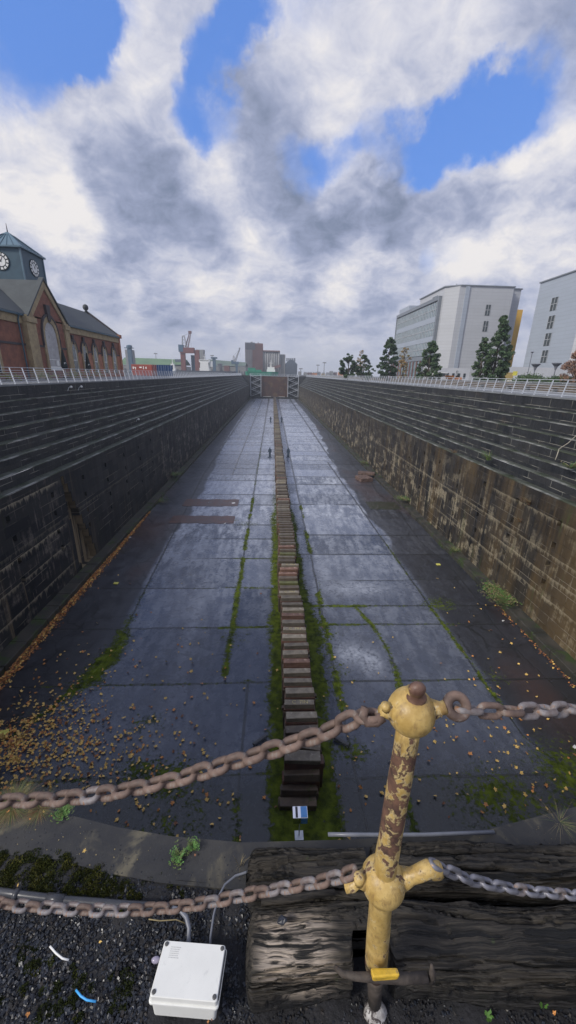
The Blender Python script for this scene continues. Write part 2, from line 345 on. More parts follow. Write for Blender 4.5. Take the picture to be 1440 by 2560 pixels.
def altarstone(name, kind):
    m = bpy.data.materials.new(name); m.use_nodes = True; n = NT(m.node_tree)
    out = n.new('ShaderNodeOutputMaterial'); b = n.new('ShaderNodeBsdfPrincipled'); n.l.new(b.outputs[0], out.inputs[0])
    c = n.coord('Object'); s = n.new('ShaderNodeSeparateXYZ', {0: c}); X, Y, Z = s.outputs
    uv = n.new('ShaderNodeCombineXYZ', {0: Y, 1: Z, 2: 0.0}).outputs[0]
    fine = n.noise(c, 6, 6, .65); st = n.noise(n.scl(uv, 1.4, .2, 1), 1, 5, .6)
    if kind == 'riser':
        col = n.mix(n.rng(st, .3, .7), (.008, .010, .014), (.028, .030, .034))
        br = n.new('ShaderNodeTexBrick', {'Vector': n.vmath('ADD', uv, n.vmath('SCALE', n.noise(uv, 2.5, 3, .5, 0, True), sc=.06)), 'Scale': 1.0, 'Mortar Size': .02, 'Mortar Smooth': .5, 'Bias': 0.0, 'Brick Width': 2.3, 'Row Height': .745, 'Color1': (0, 0, 0), 'Color2': (1, 1, 1)})
        col = n.mix(n.math('MULTIPLY', n.new('ShaderNodeSeparateColor', {0: br.outputs[0]}).outputs[0], .45), col, (.05, .048, .048))
        col = n.mix(n.math('MULTIPLY', br.outputs['Fac'], n.rng(n.noise(uv, .5, 3), .42, .60, 0, 1)), col, (.30, .29, .25))
        col = n.mix(n.math('MULTIPLY', n.rng(n.noise(n.scl(uv, .35, .25, 1, (5, 2, 0)), 1, 4, .6, .4), .58, .7), n.rng(Y, 62, 42, 0, .5)), col, (.085, .06, .04))
        col = n.mix(n.rng(n.noise(n.scl(uv, .7, .5, 1, (9, 2, 0)), 1, 5, .6, .4), .62, .72, 0, .45), col, (.03, .042, .018))
        col = n.mix(n.rng(n.noise(n.scl(uv, .9, .9, 1, (1, 7, 0)), 1, 6, .7, .2), .70, .74, 0, .7), col, (.22, .215, .195))
        rg = .68; hs = .6
    elif kind == 'edge':
        col = n.mix(n.rng(n.noise(n.scl(uv, .8, 1, 1), 1, 6, .7), .3, .7), (.06, .068, .06), (.36, .36, .34))
        col = n.mix(n.rng(n.noise(n.scl(uv, .33, 1, 1, (3, 1, 0)), 1, 5, .6), .44, .58, 0, .85), col, (.040, .052, .024))
        rg = .6; hs = .8
    else:
        col = n.mix(n.rng(n.noise(c, .7, 6, .65), .35, .65), (.026, .036, .018), (.085, .09, .078)); rg = .6; hs = .8
    n.put(b.inputs['Base Color'], col); n.put(b.inputs['Roughness'], n.rng(fine, .3, .7, rg - .15, rg + .1)); b.inputs['Specular IOR Level'].default_value = .4
    bp = n.new('ShaderNodeBump', {'Strength': hs, 'Distance': .03, 'Height': fine}); n.l.new(bp.outputs[0], b.inputs['Normal'])
    return m
M['riser'] = altarstone('altar_riser', 'riser'); M['edge'] = altarstone('worn_altar_edge', 'edge'); M['tread'] = altarstone('mossy_altar_tread', 'tread')

def floormat():
    m = bpy.data.materials.new('wet_floor_slabs'); m.use_nodes = True; n = NT(m.node_tree)
    out = n.new('ShaderNodeOutputMaterial'); b = n.new('ShaderNodeBsdfPrincipled'); n.l.new(b.outputs[0], out.inputs[0])
    c = n.coord('Object')
    A = lambda a: n.new('ShaderNodeAttribute', attribute_name=a, attribute_type='GEOMETRY').outputs['Fac']
    fine = n.noise(c, 5, 7, .65); tiny = n.noise(c, 28, 4, .6); cl = n.noise(c, 1.6, 8, .68, .4)
    col = n.mix(n.rng(cl, .3, .7), (.016, .021, .036), (.040, .049, .076))
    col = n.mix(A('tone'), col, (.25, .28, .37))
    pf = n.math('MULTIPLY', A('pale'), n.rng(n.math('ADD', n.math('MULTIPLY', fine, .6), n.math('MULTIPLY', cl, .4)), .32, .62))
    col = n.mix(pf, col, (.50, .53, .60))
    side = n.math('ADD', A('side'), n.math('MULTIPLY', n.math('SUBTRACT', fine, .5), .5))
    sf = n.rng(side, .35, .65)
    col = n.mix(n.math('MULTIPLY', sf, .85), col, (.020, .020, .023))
    col = n.mix(n.math('MULTIPLY', A('brown'), n.rng(fine, .3, .6, .5, 1)), col, (.07, .035, .028))
    grit = n.math('MULTIPLY', n.rng(n.math('ADD', tiny, n.math('MULTIPLY', A('grit'), .34)), .72, .78), .8)
    col = n.mix(grit, col, (.012, .014, .012))
    vc = n.new('ShaderNodeTexVoronoi', {'Vector': n.vmath('ADD', c, n.vmath('SCALE', n.noise(c, 1.2, 4, .6, 0, True), sc=.9)), 'Scale': .42}, feature='DISTANCE_TO_EDGE').outputs['Distance']
    col = n.mix(n.math('MULTIPLY', n.math('MULTIPLY', n.rng(vc, .012, .03, 1, 0), n.rng(n.noise(c, .35, 3), .45, .6)), n.math('MULTIPLY', sf, .75)), col, (.008, .009, .009))
    jf = n.rng(n.math('ADD', A('joint'), n.math('MULTIPLY', n.math('SUBTRACT', fine, .5), .35)), .38, .6)
    col = n.mix(n.math('MULTIPLY', jf, .8), col, (.014, .015, .016))
    mm = n.rng(n.math('ADD', A('moss'), n.math('MULTIPLY', n.math('SUBTRACT', n.noise(c, 6, 9, .82), .5), 2.9)), .45, .56)
    mcol = n.mix(n.rng(n.noise(c, 2.2, 6, .7), .3, .7), (.018, .028, .006), (.115, .150, .014))
    col = n.mix(mm, col, mcol)
    n.put(b.inputs['Base Color'], col)
    r = n.math('ADD', n.rng(cl, .3, .7, .20, .36), n.math('MULTIPLY', pf, .12)); r = n.math('ADD', r, n.math('MULTIPLY', mm, .5)); r = n.math('ADD', r, n.math('MULTIPLY', sf, .10))
    n.put(b.inputs['Roughness'], r); n.put(b.inputs['Specular IOR Level'], n.rng(mm, 0, 1, .62, .08))
    h = n.math('ADD', n.math('MULTIPLY', fine, .35), n.math('SUBTRACT', n.math('MULTIPLY', mm, 1.4), n.math('MULTIPLY', jf, 1.0)))
    bp = n.new('ShaderNodeBump', {'Strength': .45, 'Distance': .02, 'Height': h}); n.l.new(bp.outputs[0], b.inputs['Normal'])
    return m
M['floor'] = floormat()

# ------------------------------------------------------------------ dock geometry
ZF = -14.04; Y0, Y1 = 1.2, 262.0; XL, XR = -14.0, 16.2       # kerb faces
XWL, XWR = -14.9, 17.1                                       # lower wall planes
def dock_floor():
    xs = np.arange(XL - .95, XR + .98, .075)
    ys = [Y0]
    while ys[-1] < Y1 + 6:
        y = ys[-1]; ys.append(y + (.5 if y < 8 else min(.45, max(.055, .055 * (y / 13) ** 1.6))))
    ys = np.array(ys); X, Y = np.meshgrid(xs, ys)
    wx = X + (vnoise(X * .5, Y * .5, 3) - .5) * .16; wy = Y + (vnoise(X * .5, Y * .5, 5) - .5) * .16
    joint = np.zeros_like(X); moss = np.zeros_like(X)
    def line(dist, w, mossw, mk):
        nonlocal joint, moss
        joint = np.maximum(joint, 1 - sst(w * .4, w * 1.6, dist)); moss = np.maximum(moss, (1 - sst(0, mossw, dist)) * mk)
    n1 = vnoise(X * .18, Y * .18, 11, 3); n2 = vnoise(X * .6, Y * .3, 12, 4)
    near = 1 - sst(20, 50, Y)
    rr = random.Random(3)
    yl = [6.2, 11.0, 15.9, 20.6, 25.4, 30.3, 34.5, 38.2, 44.8, 49.1, 56.4]; yr = [6, 10.8, 16.0, 20.9, 23.0, 26.6, 31.2, 35.7, 40.4, 45.4, 49.9]
    while yl[-1] < Y1: yl.append(yl[-1] + rr.uniform(3.0, 5.0))
    while yr[-1] < Y1: yr.append(yr[-1] + rr.uniform(2.8, 4.8))
    jw = .030 + Y * .0016
    # longitudinal joints; some wander as the slabs fan out towards the apse
    xa = np.where(Y < 16.2, -1.2, -2.45); xb = np.where(Y < 20, -8.9 - (20 - Y) ** 2 * .05, -9.1 - (Y - 20) * .045 * (Y < 60) - 1.8 * (Y >= 60))
    xc = 6.0 + .9 * np.sin((Y - 13) / 3.1); xd = 11.3 - .02 * (Y - 20) * (Y < 70) + (12.6 - Y) * (Y < 12.6) * .5
    L = (wx < .6); Rm = (wx > 2.0)
    line(np.abs(wx - xa), jw, .42, np.where(Y < 52, .95, .55) * np.where(Y < 16.5, .55, 1) * (.35 + .9 * (n2 > .48)) * (1 - .5 * sst(60, 120, Y)))
    line(np.abs(wx - xb), jw, .55 + .8 * np.exp(-((Y - 17.5) / 3) ** 2), near * (.45 + .7 * np.exp(-((Y - 17.5) / 4) ** 2)))
    xe = 3.5 + 0 * Y
    line(np.abs(wx - xe), jw, .5, np.where((Y > 14), 1, 0) * (.3 + .75 * (n2 > .5)) * (1 - sst(40, 60, Y)) * 1.05)
    line(np.where(Y < 23.2, np.abs(wx - xc), 9), jw * .8, .42, .95)
    line(np.abs(wx - xd), jw, .35, near * (.5 + .6 * (n2 > .5)))
    line(np.abs(wx - 15.0 + .3 * np.sin(Y * .4)), jw * .6, .1, .2)
    line(np.where(Y > 60, np.abs(wx + 6.3), 9), jw * .7, .1, .1)
    slab = np.zeros_like(X)
    for i, y in enumerate(yl):
        line(np.where(wx < .6, np.abs(wy - y - .012 * (wx + 6)), 9), jw, .22, near * (.45 + .5 * (wx > -3.4)) * (.5 + .8 * (n1 > .5)))
        slab = np.where(L & (wy > y), i * 1.0, slab)
    for i, y in enumerate(yr):
        amp = 1.1 if y in (23.0, 20.9) else .5
        line(np.where(wx > 2.0, np.abs(wy - y), 9), jw, .34 if amp > 1 else .2, near * amp * (.55 + .5 * (n1 > .45)) * (wx < 12.5))
        slab = np.where(Rm & (wy > y), i * 1.0 + 100, slab)
    cell = np.floor(np.where(wx < xb, 0, np.where(wx < xa, 1, np.where(wx < 1.3, 2, np.where(wx < 3.5, 3, np.where(wx < xd, 4, 5))))))
    hsh = np.sin(slab * 12.9 + cell * 78.2) * 43758.5; hsh -= np.floor(hsh)
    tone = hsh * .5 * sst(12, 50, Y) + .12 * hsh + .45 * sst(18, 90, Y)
    # a moss bed on both sides of the keel blocks
    kd = np.abs(wx - 1.3); strong = 1 - sst(26, 60, Y)
    kw = 1.08 + .5 * vnoise(Y * .35, Y * 0, 21, 3) + .5 * np.exp(-((Y - 19.5) / 4) ** 2) * (wx > 1.3)
    moss = np.maximum(moss, (1 - sst(kw * .72, kw * 1.35, kd)) * (.40 + .95 * strong))
    for (mx, my, r, a) in [(2.6, 19.9, 2.0, .85), (-2.3, 19.6, 1.6, .6), (3.4, 12.0, 1.1, .75), (9, 9.9, 2.4, .78), (12.8, 10.8, 3.0, .85), (11, 8.6, 3.4, .8), (-3.5, 9.2, 1.8, .55), (-3.8, 11.0, 1.5, .85), (-5.2, 11.3, 1.5, .75), (-5.6, 13.6, 1.1, .6), (-2.8, 10.2, 1.5, .55), (-9.4, 16.2, 1.1, .7), (-9.9, 14.8, 1.2, .5), (-2.7, 38.5, 1.4, .7), (12, 23.2, 1.6, .8), (-11, 13.5, 2, .45), (3.5, 17.0, 1.3, .7), (12, 16.2, 1.4, .6), (-13.6, 32, 1.2, .5), (-13.6, 36, 1.6, .5), (15.5, 46, 1.4, .6), (-4.3, 45.5, .9, .6), (-4.3, 39.7, .9, .6)]:
        moss = np.maximum(moss, np.exp(-((wx - mx) ** 2 + ((wy - my) * 1.4) ** 2) / r ** 2) * a)
    moss = moss * (.28 + .85 * vnoise(X * 1.3, Y * 1.3, 31, 5, .65))
    h2 = np.sin(slab * 45.3 + cell * 17.7) * 24634.6; h2 -= np.floor(h2)
    fineX = vnoise(X * 2.6, Y * 1.1, 41, 6, .62); streaky = vnoise(X * 3.5, Y * .35, 42, 4, .6)
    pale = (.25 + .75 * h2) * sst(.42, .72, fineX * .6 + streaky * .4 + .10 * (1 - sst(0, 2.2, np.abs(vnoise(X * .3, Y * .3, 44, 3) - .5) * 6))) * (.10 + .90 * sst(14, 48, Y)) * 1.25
    pale = np.clip(pale, 0, 1)
    for (mx, my, rx, ry, a) in [(4.8, 18.2, .9, 1.1, .9), (5.6, 17.4, .7, 1.2, .8), (-5.0, 24, .5, 8, .42), (6.5, 25.5, 2.8, 1.2, .75), (4.3, 28, .6, 3, .5), (6.5, 30, .4, 5, .4), (-1.2, 40, .8, 3, .6), (-.8, 47, 1.0, 2.4, .8), (5.5, 42, 2.2, 2.5, .65)]:
        pale = np.maximum(pale, np.exp(-(((wx - mx) / rx) ** 2 + ((wy - my) / ry) ** 2)) * a * (.3 + vnoise(X * 2, Y * 1.3, 43, 4)))
    wl = 4.3 + 1.8 * (vnoise(Y * .22, Y * 0, 51, 4) - .3); wr = 4.6 + 2.2 * (vnoise(Y * .2, Y * 0, 52, 4) - .3)
    wl = wl * (1 - sst(25, 34, Y)) * 0 + np.where(Y < 36, np.maximum(.5, xb - XL) + .3 * (vnoise(Y * .5, Y * 0, 53, 3) - .5), wl); wl = wl * (1 - .45 * sst(50, 110, Y)); wr = np.where(Y < 30, XR - xd + .3 * (vnoise(Y * .5, Y * 0, 54, 3) - .5), wr); wr = wr * (1 - .5 * sst(60, 130, Y))
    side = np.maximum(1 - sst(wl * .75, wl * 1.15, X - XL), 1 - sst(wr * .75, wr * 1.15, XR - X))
    brown = np.maximum(np.exp(-((Y - 37) / 4) ** 2) * sst(5, 2, X - XL) * .8, .5 * sst(.5, .8, vnoise(X * .3, Y * .15, 61, 3)) * side)
    grit = np.exp(-((Y - 9.5) / 2.4) ** 2) + .15
    Z = ZF + (vnoise(X * .35, Y * .35, 71, 3) - .5) * .03 + np.where(cell % 2 == 0, 1, -1) * 0
    ny, nx = X.shape; V = np.stack([X, Y, Z], -1).reshape(-1, 3)
    i = np.arange((ny - 1) * (nx - 1)); r = i // (nx - 1); q = i % (nx - 1); a = r * nx + q
    F = np.stack([a, a + 1, a + nx + 1, a + nx], 1)
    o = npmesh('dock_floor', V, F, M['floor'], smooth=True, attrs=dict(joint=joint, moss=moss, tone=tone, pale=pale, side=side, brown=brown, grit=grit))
    tag(o, 'wet dark slab floor of the dry dock with mossy joints', None, kind='structure')
dock_floor()

# lower walls: a grid of cells, some of them recessed (weep holes, the stepped slide)
def cellwall(name, x, out, ycuts, zcuts, depthf, m, label, ylim):
    """wall in the plane x; out = direction (sign) pointing into the masonry"""
    ys = sorted(set(ycuts)); zs = sorted(set(zcuts)); ny = len(ys) - 1; nz = len(zs) - 1
    D = [[depthf((ys[i] + ys[i + 1]) / 2, (zs[j] + zs[j + 1]) / 2) for j in range(nz)] for i in range(ny)]
    b = MB()
    for i in range(ny):
        for j in range(nz):
            d = D[i][j]; X = x + out * d
            b.add([(X, ys[i], zs[j]), (X, ys[i + 1], zs[j]), (X, ys[i + 1], zs[j + 1]), (X, ys[i], zs[j + 1])], [(0, 1, 2, 3) if out < 0 else (3, 2, 1, 0)])
            for (i2, j2, e) in ((i + 1, j, 0), (i, j + 1, 1)):
                if i2 < ny and j2 < nz and abs(D[i2][j2] - d) > 1e-6:
                    Xb = x + out * D[i2][j2]
                    if e == 0: b.add([(X, ys[i + 1], zs[j]), (Xb, ys[i + 1], zs[j]), (Xb, ys[i + 1], zs[j + 1]), (X, ys[i + 1], zs[j + 1])], [(0, 1, 2, 3)])
                    else: b.add([(X, ys[i], zs[j + 1]), (Xb, ys[i], zs[j + 1]), (Xb, ys[i + 1], zs[j + 1]), (X, ys[i + 1], zs[j + 1])], [(0, 1, 2, 3)])
    return b
HZ = [-6.85, -8.22, -9.52, -10.83]; HS = .19
def hole_lists(start, step, n): return [start + step * k for k in range(n)]
def mkwall(side):
    x = XWL if side < 0 else XWR; zt = -5.59 if side < 0 else -5.5; zb = ZF - .1
    holes = hole_lists(16.5, 4.5, 9) if side < 0 else hole_lists(16.3, 4.35, 8)
    yc = [8.0, Y1]; zc = [zt, zb]
    rr = random.Random(5 + side); hl = []
    for hy in holes:
        for hz in HZ:
            jy = hy + rr.uniform(-.12, .12); jz = hz + rr.uniform(-.06, .06); w = rr.uniform(.15, .19); hl.append((jy - w, jy + w, jz - HS, jz + HS)); yc += [jy - w, jy + w]; zc += [jz - HS, jz + HS]
    steps = []
    if side < 0:
        z0 = -6.0; y = 27.05; k = 0
        yc += [26.7, 26.95]
        while z0 > -13.4:
            dz = .62 + .1 * ((k * 7) % 3); steps.append((z0, z0 - dz, y)); zc += [z0, z0 - dz]; yc += [y]; z0 -= dz; y += .29 + .06 * (k % 2); k += 1
    def dep(yy, zz):
        for a, b_, c_, d_ in hl:
            if a < yy < b_ and c_ < zz < d_: return .35
        for a, b_, yr in steps:
            if b_ < zz < a:
                yl = 26.95 + (-6.0 - zz) * .08
                if yl < yy < yr + .3: return .55
        return 0.0
    yy = 30.0
    b = cellwall('lower_wall', x, side, yc, zc, dep, None, None, None)
    return b, zt
DW = {}
M['kerb'] = mat('mossy_kerb_stone', (.06, .053, .042), .65, col2=(.022, .024, .020), nscale=1.1, bump=.6, bscale=12, spots=(.9, .52, .62, (.035, .055, .014)), bdist=.02)
for side in (-1, 1):
    lab = ('dark stepped stone dock wall on the pump house side, with a slide slot cut in it' if side < 0 else 'stepped stone dock wall with brown rust streaks, on the white buildings side')
    root = empty('dock_wall', lab, 'dock wall', (0, 0, 0), 'stepped side walls of the dry dock')
    DW[side] = root
    b, zt = mkwall(side)
    lw = b.build('lower_wall', M['wallL'] if side < 0 else M['wallR'], root, fix=False)
    # altars (steps)
    if side < 0: zz = [0, -1.08, -1.84, -2.62, -3.38, -4.12, -4.86, -5.59]; x0, x7 = -19.8, XWL
    else: zz = [0, -.92, -1.68, -2.44, -3.2, -3.97, -4.74, -5.5]; x0, x7 = 21.3, XWR
    xs = [x0 + (x7 - x0) * k / 7 for k in range(8)]
    ysec = list(np.arange(8, Y1 + .1, 1.25)); ysec[-1] = Y1
    names = ['coping_face'] + ['altar_step'] * 7
    for k in range(7):
        # riser k: from zz[k] down to zz[k+1] at x=xs[k]; tread at zz[k+1] from xs[k] to xs[k+1]
        b = MB(); rows = []; rr = random.Random(k * 10 + side); nose = .05
        for yi, y in enumerate(ysec):
            j = rr.uniform(-.025, .025); jz = rr.uniform(-.018, .018)
            xa = xs[k] + j; xb = xs[k + 1]; zu = zz[k]; zl = zz[k + 1]
            # riser just below the nosing of the edge above, then tread, then nosing block of this edge
            rows.append([(xa, y, zu - nose + .0), (xa, y, zl), (xb - (-side) * 0 + side * .16, y, zl + jz), (xb - side * .015, y, zl + jz), (xb - side * .015, y, zl - nose + jz), (xb + side * .03, y, zl - nose - .005)])
        n = 6; vs = [p for r in rows for p in r]; b.v = vs
        mi = [0, 2, 1, 1, 1]
        for i in range(len(rows) - 1):
            for q in range(5):
                b.f.append([i * n + q, i * n + q + 1, (i + 1) * n + q + 1, (i + 1) * n + q]); b.m.append(mi[q])
        b.build('coping_face' if k == 0 else 'altar_step', [M['riser'], M['edge'], M['tread']], root)
    # wall top band just under last nosing: covered by lower wall top at zt
    # kerb at the foot
    kb = MB(); a = XL if side < 0 else XWR; c_ = XWL if side < 0 else XR
    y = 8.0; rr = random.Random(77 + side)
    while y < Y1 - .1:
        L = min(rr.uniform(1.4, 2.4), Y1 - y); h = rr.uniform(-.03, .03); j = rr.uniform(-.03, .03)
        if side < 0: kb.bb(XWL - .02, XL + j, y + .006, y + L - .006, ZF - .1, ZF + .44 + h)
        else: kb.bb(XR + j, XWR + .02, y + .006, y + L - .006, ZF - .1, ZF + .44 + h)
        y += L
    kb.build('kerb', M['kerb'], root, bevel=.03, seg=1)

# ------------------------------------------------------------------ ground, water, coping
HEAD = [(-14.9, 14), (-13.2, 9.0), (-10, 5.2), (-6, 2.9), (-3, 1.75), (-1.6, 1.25), (-1.05, 1.0), (-.7, .965), (-.53, .925), (-.34, .893), (-.09, .868), (.3, .868), (.78, .885), (.91, .91), (1.16, .955), (1.6, 1.06), (3, 1.5), (6, 2.6), (10, 4.8), (13.5, 8), (16.4, 12), (17.1, 14)]
def ground():
    b = MB(); z = -.004
    XG = 1600; YG = 1330
    # left, right, behind, beyond the gate
    def sheet(x0, x1, y0, y1, nx=1, ny=1):
        b.add([(x0, y0, z), (x1, y0, z), (x1, y1, z), (x0, y1, z)], [(0, 1, 2, 3)])
    sheet(-XG, -21.0, -400, 268); sheet(22.5, XG, -400, 268)
    sheet(-21.0, -14.9, -400, 13.99); sheet(17.1, 22.5, -400, 13.99)
    b.build('ground', M['asphalt'], fix=False)
    o = bpy.data.objects['ground']; tag(o, 'flat quayside ground around the dry dock', None, kind='structure')
    w = MB(); w.add([(-XG, 268, -1.6), (XG, 268, -1.6), (XG, 410, -1.6), (-XG, 410, -1.6)], [(0, 1, 2, 3)])
    o = w.build('water', mat('harbour_water', (.03, .045, .05), .12, var=.2, nscale=.05, bump=.2, bscale=.6), fix=False); tag(o, 'grey harbour water beyond the dock gate', None, kind='structure')
    f = MB(); f.add([(-XG, 410, 0), (XG, 410, 0), (XG, YG * 2, 0), (-XG, YG * 2, 0)], [(0, 1, 2, 3)])
    f.add([(-XG, 410, 0), (XG, 410, 0), (XG, 410, -2), (-XG, 410, -2)], [(0, 1, 2, 3)])
    o = f.build('far_shore', M['asphalt'], fix=False); tag(o, 'far harbour shore beyond the water', None, kind='structure')
    # coping walkways with paving joints on both sides
    for s, xa, xb in ((-1, -19.74, -21.0), (1, 21.24, 22.5)):
        c = MB(); y = 14.0; rr = random.Random(s)
        while y < 268:
            L = min(1.6, 268 - y); c.bb(xa, xb, y + .004, y + L - .004, -.13, rr.uniform(-.004, .003)); y += L
        o = c.build('coping_pavement', M['cop'], DW[s])
    p = MB()
    p.add([(-30.4, 14, .004), (-21.0, 14, .004), (-21.0, 268, .004), (-30.4, 268, .004)], [(0, 1, 2, 3)])
    p.add([(22.5, 14, .004), (31, 14, .004), (31, 268, .004), (22.5, 268, .004)], [(0, 1, 2, 3)])
    tag(p.build('pavement', M['paving'], fix=False), 'pale paved quays on both sides of the dry dock', None, kind='structure')
ground()
def headwall():
    r = empty('dock_head_wall', 'curved concrete head wall of the dry dock right under the chain fence', 'dock wall', (0, 0, 0))
    b = MB(); n = len(HEAD)
    top = [-.40] * n
    for i in range(n - 1):
        (xa, ya), (xb, yb) = HEAD[i], HEAD[i + 1]; ta = 0 if abs(xa) > 3 else -.36; tb = 0 if abs(xb) > 3 else -.36
        b.add([(xa, ya, ZF), (xb, yb, ZF), (xb, yb, tb - .002), (xa, ya, ta - .002)], [(0, 1, 2, 3)])
    b.build('face', M['conc_dark'], r, fix=False)
    # concrete slab along the edge, about a hand wide, and the ground behind it
    s = MB(); back = [(x, y - (.13 if abs(x) < 1.3 else .6)) for x, y in HEAD]
    front = HEAD
    for i in range(n - 1):
        t0 = 0 if abs(front[i][0]) > 3 else -.36; t1 = 0 if abs(front[i + 1][0]) > 3 else -.36
        s.add([(*back[i], t0), (*back[i + 1], t1), (*front[i + 1], t1), (*front[i], t0)], [(0, 1, 2, 3)])
        s.add([(*back[i], t0), (*back[i + 1], t1), (*back[i + 1], t1 - .1), (*back[i], t0 - .1)], [(3, 2, 1, 0)])
    s.build('edge_slab', M['slab'], r, fix=False)
M['slab'] = mat('edge_slab_concrete', (.048, .047, .046), .85, col2=(.022, .023, .027), nscale=7, bump=.5, bscale=120, spots=(5, .58, .72, (.13, .115, .08)), bdist=.002)
headwall()
def near_ground():
    xs = np.arange(-1.5, 1.8, .012); ys = np.arange(.10, .86, .012); X, Y = np.meshgrid(xs, ys)
    edge = np.interp(X, [h[0] for h in HEAD[4:18]], [h[1] for h in HEAD[4:18]]) - .12
    Yc = np.minimum(Y, edge)
    Z = -.395 + .03 * sst(.6, .8, Y) * (X < 0) + (vnoise(X * 9, Y * 9, 2, 4) - .5) * .02
    V = np.stack([X, Yc, Z], -1).reshape(-1, 3); ny, nx = X.shape
    i = np.arange((ny - 1) * (nx - 1)); r = i // (nx - 1); q = i % (nx - 1); a = r * nx + q
    o = npmesh('gravel_ground', V, np.stack([a, a + 1, a + nx + 1, a + nx], 1), M['soil'], smooth=True)
    tag(o, 'dark gritty soil under the chain fence', None, kind='structure')
near_ground()
b = MB(); b.add([(-14.9, -60, -.45), (17.1, -60, -.45), (17.1, .15, -.45), (-14.9, .15, -.45)], [(0, 1, 2, 3)])
b.add([(-14.9, .1, -.45), (-1.45, .1, -.45), (-1.45, 1.0, -.45), (-14.9, 5, -.45)], [(0, 1, 2, 3)]); b.add([(1.7, .1, -.45), (17.1, .1, -.45), (17.1, 5, -.45), (1.7, .9, -.45)], [(0, 1, 2, 3)])
tag(b.build('path', M['soil'], fix=False), 'dark ground behind the camera', None, kind='structure')
# ------------------------------------------------------------------ railings
def railing(side, x0, label):
    r = empty('railing', label, 'railing', (0, 0, 0), 'inclined steel railings along the dry dock')
    ya, n = (24.3, 150); st = 1.6; lean = .27
    top = lambda h: x0 + side * lean * h / 1.2
    def post_at(y):
        m = MB(); w = .05; t = .014
        A = Vector((x0, y, -.25)); B = Vector((top(1.2), y, 1.2)); ax = (B - A).normalized(); q = Vector((ax.z, 0, -ax.x))
        m.add([A - q * w + Vector((0, -t, 0)), A + q * w + Vector((0, -t, 0)), A + q * w + Vector((0, t, 0)), A - q * w + Vector((0, t, 0)),
               B - q * w * .8 + Vector((0, -t, 0)), B + q * w * .8 + Vector((0, -t, 0)), B + q * w * .8 + Vector((0, t, 0)), B - q * w * .8 + Vector((0, t, 0))],
              [(0, 3, 2, 1), (4, 5, 6, 7), (0, 1, 5, 4), (1, 2, 6, 5), (2, 3, 7, 6), (3, 0, 4, 7)])
        return m
    first = post_at(0.0).build('post', M['steel'], r, loc=(0, ya, 0))
    far = MB()
    for k in range(1, n):
        y = ya + st * k
        if y > 262.5: break
        if k < 96:
            o = first.copy(); COL.objects.link(o); o.parent = r; o.location = (0, y, 0)
        else:
            m = post_at(y); far.add(m.v, m.f)
    tag(far.build('far_posts', M['steel'], r), kind='stuff')
    y0, y1 = ya - 1.6, 262.5
    m = MB(); m.beam((top(1.2), y0, 1.21), (top(1.2), y1, 1.21), .07, .04); m.build('top_rail', M['steel'], r)
    for h in (.14, .31, .48, .65, .82, 1.0):
        m = MB(); m.beam((top(h) - side * .0, y0, h), (top(h), y1, h), .032, .032); m.build('rail', M['steel'], r)
    return r
railing(-1, -19.95, 'galvanised inclined railing along the quay in front of the red brick pump house')
railing(1, 21.45, 'galvanised inclined railing along the quay in front of the trees and white buildings')

# ------------------------------------------------------------------ keel blocks
KB = {}
def timbermat(name, a, c2, spots=None):
    m = mat(name, a, .62, col2=c2, nscale=2.6, bump=.6, bscale=22, spots=spots, bdist=.01, obvar=.3); return m
KM = {'grey': timbermat('weathered_grey_timber', (.20, .175, .14), (.10, .083, .065), (5, .62, .72, (.28, .25, .22))),
      'pale': timbermat('pale_weathered_timber', (.27, .235, .185), (.155, .13, .10), (6, .62, .7, (.36, .33, .28))),
      'reddish': timbermat('reddish_timber', (.20, .115, .085), (.10, .055, .042), (6, .6, .7, (.3, .22, .18))),
      'brown': timbermat('brown_timber', (.12, .095, .07), (.06, .046, .036), (5, .62, .72, (.18, .16, .13))),
      'mossy': timbermat('moss_covered_timber', (.16, .16, .06), (.08, .085, .03), (5, .6, .7, (.2, .2, .11)))}
KD = timbermat('dark_red_base_timber', (.17, .08, .055), (.08, .042, .032), (5, .62, .72, (.10, .10, .04)))
KD2 = timbermat('dark_wet_timber', (.12, .085, .06), (.06, .045, .034), (4, .6, .7, (.055, .065, .02)))
def wonk(b, rr, a=.012):
    b.v = [(x + rr.uniform(-a, a), y + rr.uniform(-a, a), z + rr.uniform(-a, a)) for x, y, z in b.v]; return b
def keel_proto(seed, capm, capd=.34, caph=.24):
    rr = random.Random(seed); root = bpy.data.objects.new('keel_block', None); COL.objects.link(root)
    H = 1.44
    b = MB(); b.box((0, 0, H - caph / 2), (1.33, capd, caph)); wonk(b, rr).build('cap', capm, root, bevel=.014, seg=1)
    b = MB(); b.box((rr.uniform(-.02, .02), 0, H - caph - .065), (1.38, capd + .05, .12)); wonk(b, rr).build('wedge', KD, root, bevel=.012, seg=1)
    b = MB(); b.box((0, 0, (H - caph - .13) / 2), (1.45, .46, H - caph - .135)); wonk(b, rr).build('base_block', KD2, root, bevel=.015, seg=1)
    if seed % 3 == 0:
        b = MB(); b.box((.74 * (1 if seed % 2 else -1), 0, H - caph - .1), (.10, .16, .14)); wonk(b, rr).build('lug', KD2, root, bevel=.01, seg=1)
    return root
ONES = ['', 'first', 'second', 'third', 'fourth', 'fifth', 'sixth', 'seventh', 'eighth', 'ninth', 'tenth', 'eleventh', 'twelfth', 'thirteenth', 'fourteenth', 'fifteenth', 'sixteenth', 'seventeenth', 'eighteenth', 'nineteenth']
TENS = ['', '', 'twent', 'thirt', 'fort', 'fift', 'sixt', 'sevent', 'eight', 'ninet']
